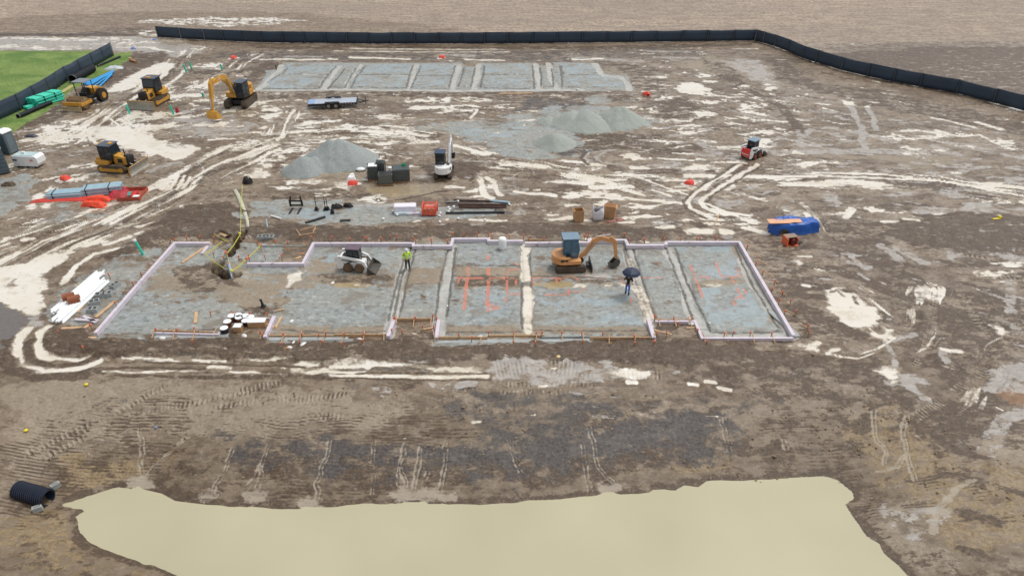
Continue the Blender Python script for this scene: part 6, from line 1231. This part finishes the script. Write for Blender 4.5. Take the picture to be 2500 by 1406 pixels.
# pallet fork attachment, jacks, scrap
t = thing('pallet_fork', 'black pallet fork frame standing on the gravel strip', 'pallet fork', W(725, 509), 0); m = MB()
m.box((0, 0, .3), (1.1, .1, .12)); m.box((0, 0, .7), (1.1, .1, .12)); m.box((-.5, 0, .5), (.14, .12, .6)); m.box((.5, 0, .5), (.14, .12, .6)); m.build('carriage', IRON, t)
for s in (-1, 1): MB().box((s*.35, -.55, .05), (.13, 1.1, .06)).build('fork', IRON, t); MB().box((s*.42, .05, .95), (.12, .1, .3)).build('guard', IRON, t)
for i, (a, b, lb) in enumerate([(773, 513, 'tall dark iron stand, the single one left of the pair'), (795, 513, 'tall dark iron stand, left one of the close pair'), (800, 512, 'tall dark iron stand, right one of the close pair')]):
    t = thing('iron_stand', lb, 'stand', W(a, b), .3*i, 'dark iron stands'); MB().tube([(0, 0, 0), (0, 0, 1.15)], .035, 8).build('stem', IRON, t); MB().box((0, 0, .22), (.22, .22, .08)).box((0, 0, .12), (.3, .06, .06)).build('collar', IRON, t); MB().box((0, 0, .02), (.38, .38, .04)).build('foot', IRON, t); MB().box((0, 0, .75), (.4, .03, .03)).build('cross_bar', IRON, t)
heap('scrap_iron', 'tangle of black iron hardware right of the stands', 'scrap iron', 822, 507, 1.0, .6, .28, IRON, .2, 51, .6, 1, group='scrap iron'); heap('scrap_iron', 'black iron bracket lying near the foam boards', 'scrap iron', 850, 505, .9, .45, .3, IRON, -.2, 52, .6, 1, group='scrap iron'); heap('scrap_iron', 'small upright black can on the gravel strip', 'scrap iron', 812, 521, .35, .35, .4, IRON, 0, 53, .3, 1, group='scrap iron')
plank('black_plank', 'long black plank on the edge of the gravel strip', 'plank', (746, 546), (794, 531), .22, .1, BLK, .02); plank('black_plank', 'short black board at the lower edge of the gravel strip', 'plank', (830, 540), (856, 538), .3, .05, BLK, .02)
rod('white_pipe_piece', 'short white pipe lying left on the gravel strip', 'pipe', (662, 529), (686, 536), .07, WPL, .02); rod('small_standpipe', 'short pale standpipe in the brown berm', 'pipe', (653, 556), (653, 550), .06, GALV, .0, z1=.5); rod('long_grey_pipe', 'grey pipe lying behind the foundation berm', 'pipe', (600, 512), (604, 513), .02, BLKP)
t = thing('timber_surround', 'broken open wooden frame box on the berm behind the foundation', 'wooden frame', W(750, 571), .35); 
for c, d, rz in (((0, -.45, .12), (1.4, .05, .24), .0), ((-.65, .1, .12), (.05, 1.1, .24), .2), ((.6, .15, .12), (.05, 1.0, .24), -.3), ((.1, .55, .12), (1.1, .05, .24), .25)): MB().box(c, d, rz=rz).build('side_board', WOOD, t)
# hose
t = thing('discharge_hose', 'flat pale hose running down the berm to the taped trench', 'hose', (0, 0, 0)); pts = [Wz(*p, .08) for p in ((573,462),(582,478),(590,498),(598,520),(604,540),(605,556))]; o0 = pts[0]; t.location = (o0[0], o0[1], 0)
vs = []; 
for i, p in enumerate(pts):
    q0 = Vector(pts[max(i-1, 0)]); q1 = Vector(pts[min(i+1, len(pts)-1)]); d = (q1-q0).normalized(); nn = Vector((-d.y, d.x, 0))*(.14+.03*math.sin(i)); c = Vector(p)-Vector((o0[0], o0[1], 0)); vs += [c+nn, c-nn]
m = MB(); m.add(vs, [(2*i, 2*i+1, 2*i+3, 2*i+2) for i in range(len(pts)-1)]); o = m.build('hose', mat('pale_hose', (196,196,172), .6, 0, .1, .2), t, smooth=True); s = o.modifiers.new('thick', 'SOLIDIFY'); s.thickness = .06
heap('dark_bracket', 'dark iron bracket at the top of the yellow tape', 'scrap iron', 604, 447, .9, .6, .5, IRON, 0, 55, .5, 1)
# caution tape round the pit
def tape(label, pts):
    q = [Wz(a, b, z) for a, b, z in pts]; o0 = q[0]; t = thing('caution_tape', label, 'caution tape', (o0[0], o0[1], 0), 0, 'yellow tape round the pit'); 
    for a, b in zip(q[:-1], q[1:]):
        a = Vector(a)-Vector((o0[0], o0[1], 0)); b = Vector(b)-Vector((o0[0], o0[1], 0)); mid = (a+b)/2-Vector((0, 0, .08)); m = MB()
        vs = []
        for p in (a, mid, b): vs += [p+Vector((0, 0, .04)), p-Vector((0, 0, .04))]
        m.add(vs, [(0, 1, 3, 2), (2, 3, 5, 4)]); o = m.build('tape', YTAPE, t); o.modifiers.new('thick', 'SOLIDIFY').thickness = .02
tape('yellow tape running from the dark bracket down to the trench', [(592,450,.6),(588,510,.5),(586,573,.6)]); tape('yellow tape from the trench stake to the left form corner', [(586,573,.6),(553,620,.5),(566,662,.4)]); tape('yellow tape loop from the board to the pit', [(541,590,.4),(500,620,.4),(546,655,.4)]); tape('yellow tape from the pit to the right stake', [(566,662,.4),(602,632,.4),(636,598,.6)]); tape('short yellow tape at the left end of the trench', [(522,572,.3),(558,590,.3)])
for i, (a, b, lb) in enumerate([(586,573,'yellow flagged stake at the top of the trench'), (553,620,'orange tipped post at the trench mouth'), (566,664,'yellow flagged stake standing over the pit'), (636,600,'tan stake tied with tape at the recess'), (602,634,'orange tipped stake at the pit side of the recess')]):
    p = Wz(a, b, .5); t = thing('tape_post', lb, 'stake', (p[0], p[1], 0), 0, 'posts holding the tape'); MB().box((0, 0, .3), (.06, .06, .62)).build('post', WOOD, t); MB().ell((0, 0, .6), (.12, .1, .1), 8, 6).build('flag', YTAPE if 'yellow' in lb else TIPM, t)
rod('pit_pipe', 'pale blue pipe rising from the taped pit', 'pipe', (569, 684), (563, 662), .09, mat('pale_blue_pipe', (160,184,206), .4), -.3, z1=.5)
t = thing('curved_trench_frame', 'bent tan branch frame at the rear left opening', 'branch', W(700, 612), 0); MB().tube([(-.5, .6, .05), (0, .2, .12), (.5, -.5, .05)], .025, 6).build('stem', WOODD, t)
# teal standpipes
def stand(label, px, py, h, r, cap, lean, m_=TEAL):
    p = W(px, py); t = thing('standpipe', label, 'standpipe', p, 0, 'teal standpipes'); dx_, dy_ = lean; o = MB().tube([(0, 0, -.1), (dx_, dy_, h)], r, 12).build('pipe', m_, t); 
    if cap: MB().tube([(dx_, dy_, h-.02), (dx_*1.15, dy_*1.15, h+.14)], r*1.35, 12).build('cap', WPL, t)
    return t
stand('teal standpipe with a white cap at the rear left corner of the foundation', 351, 622, 1.15, .1, True, (-.35, .05))
for lb, a, b, h in [('teal standpipe left of the front facing bulldozer', 317, 277, 1.0), ('teal standpipe right of the front facing bulldozer blade', 424, 279, 1.05), ('teal standpipe on the far mound, left of its neighbour', 455, 176, 1.0), ('teal standpipe on the far mound, right of its neighbour', 469, 170, 1.0), ('lone teal standpipe on the mud by the far mound', 543, 170, .7)]: stand(lb, a, b, h, .11, False, (-.15, .0))
stand('short pale teal standpipe left of the rear excavator', 496, 236, .45, .13, True, (0, 0)); stand('short pale standpipe behind the rear excavator', 601, 203, .4, .13, True, (0, 0)); heap('red_bag', 'small dark red bag beside the teal standpipe by the blade', 'bag', 434, 274, .4, .5, .5, mat('dark_red', (170,44,60), .6), 0, 61, .3, 1)
# left edge: toilets, container, tank
def toilet(label, px, py, rz):
    p = W(px, py); t = thing('portable_toilet', label, 'portable toilet', p, rz, 'grey portable toilets'); MB().box((0, 0, 1.1), (1.1, 1.1, 2.1)).build('cabin', GRY, t, bevel=.04)
    for s in (-.35, 0, .35): MB().box((s, -.57, 1.1), (.06, .04, 1.9)).build('rib', GRY, t)
    MB().box((.57, .0, 1.05), (.03, .75, 1.8)).build('door', mat('toilet_door', (112,128,136), .5), t); m = MB(); m.prism([(-.6, 2.15), (.6, 2.15), (.56, 2.28), (.25, 2.42), (-.25, 2.42), (-.56, 2.28)], -.6, .6); m.build('roof', WPL, t, bevel=.04)
toilet('grey portable toilet with white roof behind the shipping container, the right hand one', 26, 373, R(-15)); toilet('grey portable toilet with white roof at the very left edge', -12, 366, R(-15))
t = thing('shipping_container', 'slate grey shipping container with double doors at the left edge', 'container', W(-12, 424), R(-48)); SG = mat('slate_container', (88,104,112), .5, 0, .08, .15)
b = MB(); b.box((-2.2, 0, 1.25), (6.0, 2.3, 2.3)); b.build('shell', SG, t); MB().box((-2.2, 0, 2.43), (6.0, 2.34, .05)).build('roof', mat('pale_container_roof', (150,176,184), .4, 0, .06, .1), t)
for s in (-1, 1):
    m = MB(); m.box((.83, s*.57, 1.25), (.05, 1.1, 2.2)); do = m.build('door', SG, t)
    for i in range(6): MB().box((.865, s*.57, .35+i*.36), (.02, .95, .12)).build('panel_ridge', mat('ridge_slate', (70,86,94), .5), do)
    MB().tube([(.9, s*.25, .2), (.9, s*.25, 2.3)], .025, 6).build('lock_rod', STL, do)
MB().box((.885, -.6, 1.75), (.012, .5, .35)).build('placard', mat('placard', (200,208,210), .5), t)
for i in range(26): MB().box((-5.1+i*.232, -1.16, 1.25), (.11, .04, 2.1)).build('side_rib', SG, t)
t = thing('white_generator', 'white box generator with blue grey lid beside the container', 'generator', W(76, 404), R(-4)); MB().prism([(-1.2, .12), (1.1, .12), (1.28, .4), (1.28, .95), (1.1, 1.15), (-1.15, 1.15), (-1.25, .9)], -.6, .6).build('housing', WPL, t, bevel=.04); MB().box((-.1, 0, 1.17), (2.0, 1.0, .06)).build('lid', mat('pale_aqua_lid', (186,208,208), .4), t); MB().box((-.3, 0, 1.3), (.3, .2, .2)).build('exhaust', WPL, t); MB().box((-.95, -.61, .75), (.45, .02, .14)).build('vent', BLK, t); MB().box((.7, -.61, .75), (.3, .02, .22)).build('red_sticker', mat('red_sticker', (214,150,150), .5), t)
for x_ in (-.8, .1, .9): MB().box((x_, -.35, .08), (.25, .5, .16)).build('skid', BLK, t)
heap('dark_tarp', 'small dark tarp heap behind the white generator', 'tarp', 76, 334, 1.4, .6, .2, mat('dark_tarp', (70,72,84), .5), 0, 62, .4, 1)
heap('soil_heap', 'small dark soil heap on the left gravel', 'soil heap', 22, 452, 1.2, .8, .3, mat('soil', (92,78,62), .9, 0, .2), 0, 63, .4)
# pipes near the grass
bundle('teal pipe bundle stacked against the left fence', (82,262), (146,240), 6, 9, .095, TEAL, (.3, .7), group='pipes beside the grass')
bundle('loose lower layer of teal pipes under the teal bundle', (64,267), (152,243), 2, 5, .09, TEAL, group='pipes beside the grass', seed=7)
for i, (a, b) in enumerate([((206,207),(278,177)),((210,210),(278,178)),((216,212),(277,180)),((226,216),(274,183)),((238,219),(273,185)),((212,207),(276,177)),((220,211),(276,179))]): rod('blue_pipe', ['long blue pipe in the fan of blue pipes behind the roller', 'long blue pipe lying lowest and nearest the road behind the roller'][i == 4], 'pipe', a, b, .10, BLU, .02+.05*(i % 3 == 2), 'blue pipes behind the roller' if i != 4 else None)
def corr(label, p0, p1, r, ribs=24, z=0, m_=BLKP):
    a, b = W(*p0), W(*p1); t = thing('corrugated_pipe', label, 'corrugated pipe', a, 0); d = Vector((b[0]-a[0], b[1]-a[1], 0)); m = MB(); hollow(m, (0, 0, r+z), (d.x, d.y, r+z), r, .03, 22); n_ = ribs
    for i in range(n_): f = (i+.5)/n_; hollow(m, (d.x*(f-.2/n_), d.y*(f-.2/n_), r+z), (d.x*(f+.2/n_), d.y*(f+.2/n_), r+z), r+.035, .05, 22)
    m.build('pipe', m_, t); rr_ = MB(); hollow(rr_, (-d.normalized().x*.02, -d.normalized().y*.02, r+z), (d.normalized().x*.08, d.normalized().y*.08, r+z), r+.05, .06, 22); rr_.build('end_ring', mat('grey_ring', (104,110,106), .5), t); return t
corr('large black pipe lying against the left fence', (180,203), (228,176), .5, 30); corr('slim black pipe in front of the teal bundle', (46,289), (126,255), .22, 36); corr('thin black tube lying by the end of the left fence', (240,164), (294,141), .12, 20)
heap('grey_plastic_sheet', 'crumpled pale grey plastic beside the blue pipes', 'plastic sheet', 279, 168, 2.4, 1.6, .3, mat('pale_grey_plastic', (190,200,200), .4, 0, .1), .3, 64, .45, 1); plank('wooden_ramp', 'pale board lying between roller and grass', 'board', (150,228), (178,210), .6, .08, mat('straw_board', (184,172,116), .8, 0, .1), .02)
t = thing('timber_stump', 'tan topped timber leaning at the edge of the dirt near the fence end', 'timber', W(326, 152), .6); MB().box((0, 0, .15), (.35, 1.6, .3), rz=.3).build('beam', WOODD, t); MB().box((-.2, .85, .3), (.4, .35, .35)).build('cap_block', mat('tan_block', (202,170,124), .7), t)
for lb, a, b in [('small blue bag by the end of the left fence', 326, 120), ('small blue bag at the start of the rear fence', 378, 99)]: heap('blue_bag', lb, 'bag', a, b, .7, .5, .25, mat('pale_blue_bag', (120,150,210), .5), 0, 65, .3, 1, group='small blue bags')
# blue tarp pile and orange heater
heap('tarp_pile', 'bright blue tarp over a long pile right of the foundation', 'tarp', 1933, 563, 4.0, 1.7, .92, mat('blue_tarp', (26,92,180), .4, 0, .12, 0, 2), .03, 71, .2, 2, n=64)
p = Wz(1912, 540, 1.0); t = thing('plywood_sheets', 'tan plywood sheets lying on the blue tarp', 'plywood', (p[0], p[1], .96), .03)
MB().box((-.35, 0, .03), (1.7, .75, .05)).build('sheet', mat('plywood', (228,176,140), .7, 0, .06), t); MB().box((.55, .1, .0), (1.9, .6, .05)).build('sheet', mat('plywood', (228,176,140), .7), t)
t = thing('site_heater', 'orange box heater with a dark round opening in front of the blue tarp', 'heater', W(1928, 596), R(12)); OH = mat('heater_orange', (232,116,76), .5, 0, .08, .1)
m = MB(); m.box((-.5, -.05, .35), (.06, .8, .7)); m.box((0, .3, .35), (1.0, .06, .65)); m.box((0, -.05, .04), (1.0, .8, .06)); m.box((.48, .05, .3), (.06, .6, .5)); m.build('housing', OH, t); MB().box((0, .1, .68), (.9, .6, .05)).build('top_panel', mat('heater_top', (150,128,110), .5), t); MB().tube([(.05, -.42, .33), (.05, .25, .33)], .24, 16).build('burner_opening', mat('burner_dark', (96,32,24), .6), t); MB().box((.7, -.1, .08), (.5, .3, .12), rz=.3).build('dark_grille', IRON, t)
# culvert and its blocks
p0 = W(124, 1228); p1 = (p0[0]-1.7, p0[1]+.42, p0[2])
t = thing('culvert_pipe', 'black corrugated culvert pipe emptying into the pond', 'culvert', (p0[0], p0[1], ZP+.12), 0); d = Vector((p1[0]-p0[0], p1[1]-p0[1], .12)); m = MB(); r_ = .41; zz = r_-.04; hollow(m, (0, 0, zz), (d.x, d.y, zz+d.z), r_, .03, 28)
for i in range(15): f = (i+.6)/15; hollow(m, (d.x*(f-.018), d.y*(f-.018), zz+d.z*f), (d.x*(f+.018), d.y*(f+.018), zz+d.z*f), r_+.05, .07, 28)
m.build('pipe', mat('culvert_black', (38,46,62), .4, 0, .15, .15), t); 
for lb, a, b, rz in [('grey concrete block behind the mouth of the culvert', 138, 1190, .9), ('grey concrete block in front of the mouth of the culvert', 94, 1246, .5)]:
    p = W(a, b); t = thing('culvert_block', lb, 'concrete block', p, rz, 'blocks beside the culvert'); MB().box((0, 0, .14), (.42, .22, .3)).build('block', CONC, t, bevel=.01); MB().box((0, 0, .295), (.3, .12, .012)).build('core', mat('block_core', (130,134,132), .8), t)
# small finds
def dot(label, a, b, r, m_, name='marker', cat='marker', flat=1): p = W(a, b); o = MB().ell((0, 0, r*.5), (r, r*.9, r*.6*flat), 12, 8).build(name, m_, smooth=True); o.location = p; tag(o, label, cat)
YM = mat('yellow_marker', (232,212,54), .5)
dot('round yellow ball on the mud below the left track bend', 211, 940, .12, YM, 'yellow_ball', 'ball'); dot('small yellow lump on the lower left mud', 64, 1052, .12, YM, 'yellow_lump', 'lump'); dot('small blue grey can on the bank above the pond', 381, 1044, .09, mat('can_blue', (130,150,190), .4), 'small_can', 'can'); dot('pale stone on the brown berm in front of the foundation', 1363, 873, .14, mat('cream_stone', (232,204,150), .6), 'pale_stone', 'stone'); dot('small yellow lump at the right end of the wide front bay', 1492, 840, .1, YM, 'yellow_scrap', 'scrap')
t = thing('yellow_bracket', 'bent yellow bracket lying on the dark soil at far right', 'bracket', W(2432, 538), .15); MB().box((0, 0, .1), (.75, .18, .15)).box((.35, .12, .2), (.2, .3, .2)).build('bracket', YM, t)
WS = mat('white_scrap', (232,230,226), .5)
for a, b, s_ in [(397,827,.25),(597,821,.25),(596,829,.2),(740,842,.25),(708,849,.2),(717,837,.18),(712,785,.2),(812,692,.2),(1540,635,.12),(1660,708,.12),(1732,789,.12),(1688,792,.28),(1092,747,.1),(696,651,.15),(734,648,.12),(352,688,.14),(1172,823,.2),(878,829,.2),(424,560,.12),(1410,219,.25),(961,232,.2)]:
    o = MB().ell((0, 0, s_*.2), (s_, s_*.6, s_*.35), 10, 6).build('paper_scrap', WS, smooth=True); o.location = W(a, b); o.rotation_euler.z = rs.uniform(0, 3); tag(o, 'small scrap of white litter on and around the foundations', 'litter', 'scattered white litter')
t = thing('black_standpipe', 'short black valve standing on the pad by the pails', 'valve', W(643, 749), 0); MB().tube([(0, 0, 0), (-.08, .05, .45)], [.12, .06], 10).build('stem', BLK, t); MB().ell((-.1, .06, .5), (.11, .09, .08), 10, 6).build('head', BLK, t); MB().box((0, 0, .04), (.32, .3, .08)).build('foot', BLK, t)
t = thing('black_post', 'short black post at the left end of the rear slab', 'post', W(675, 171), 0); MB().tube([(0, 0, 0), (0, 0, .6)], .07, 8).build('post', BLK, t); MB().ell((0, 0, .62), (.09, .09, .06), 8, 6).build('cap', BLK, t)
# ------------------------------------------------------------------ loose clods on the spoil (nobody could count them)
def clods(name, label, polys, count, r0, r1, m, seed):
    rr = random.Random(seed); mb = MB(); ars = []
    for pl in polys:
        q = [W(*p)[:2] for p in pl]; ars.append(abs(sum(q[i][0]*q[(i+1) % len(q)][1]-q[(i+1) % len(q)][0]*q[i][1] for i in range(len(q))))/2)
    for pl, ar in zip(polys, ars):
        per = int(count*ar/sum(ars)); wp = [W(*p)[:2] for p in pl]; x0 = min(p[0] for p in wp); x1 = max(p[0] for p in wp); y0 = min(p[1] for p in wp); y1 = max(p[1] for p in wp)
        xs = np.array([rr.uniform(x0, x1) for _ in range(per*3)], np.float32); ys = np.array([rr.uniform(y0, y1) for _ in range(per*3)], np.float32)
        ok = poly_sdf(xs, ys, wp) < 0; xs, ys = xs[ok][:per], ys[ok][:per]; zs = zbase(xs, ys)
        for x_, y_, z_ in zip(xs, ys, zs):
            r = r0+(r1-r0)*rr.random()**3; k = [rr.uniform(.7, 1.25) for _ in range(8)]; c = Vector((float(x_), float(y_), float(z_)+r*.25)); a = rr.uniform(0, 6)
            vs = []
            for i, (u, v, w_) in enumerate(((-1,-1,-1),(1,-1,-1),(1,1,-1),(-1,1,-1),(-1,-1,1),(1,-1,1),(1,1,1),(-1,1,1))):
                s_ = .62 if w_ > 0 else .9; q = Vector((u*math.cos(a)-v*math.sin(a), u*math.sin(a)+v*math.cos(a), w_*.8))*r*s_*k[i]; vs.append(c+q)
            mb.add(vs, [(3, 2, 1, 0), (4, 5, 6, 7), (0, 1, 5, 4), (1, 2, 6, 5), (2, 3, 7, 6), (3, 0, 4, 7)])
    o = mb.build(name, m); tag(o, label, 'soil clods', None, 'stuff')
clods('soil_clods', 'loose dark brown clods on the spoil round the front foundation', [[(180,846),(640,830),(1100,836),(1600,836),(2000,866),(2000,895),(1500,882),(900,880),(330,862)], [(600,548),(900,552),(1650,560),(1640,580),(1100,574),(620,580)], [(330,578),(470,500),(600,520),(600,580),(350,605)], [(2150,556),(2500,528),(2700,620),(2210,600)]], 2600, .03, .10, mat('clod_soil', (112,94,74), .9, 0, .25, 0, 1.5), 3)
clods('bank_stones', 'small pale and brown lumps scattered over the bank and flats near the pond', [[(0,960),(700,940),(1500,945),(2100,930),(2450,1050),(2500,1250),(2150,1180),(1400,1150),(700,1180),(100,1160)]], 900, .02, .07, mat('bank_lump', (142,124,102), .9, 0, .3, 0, 1.5), 5)
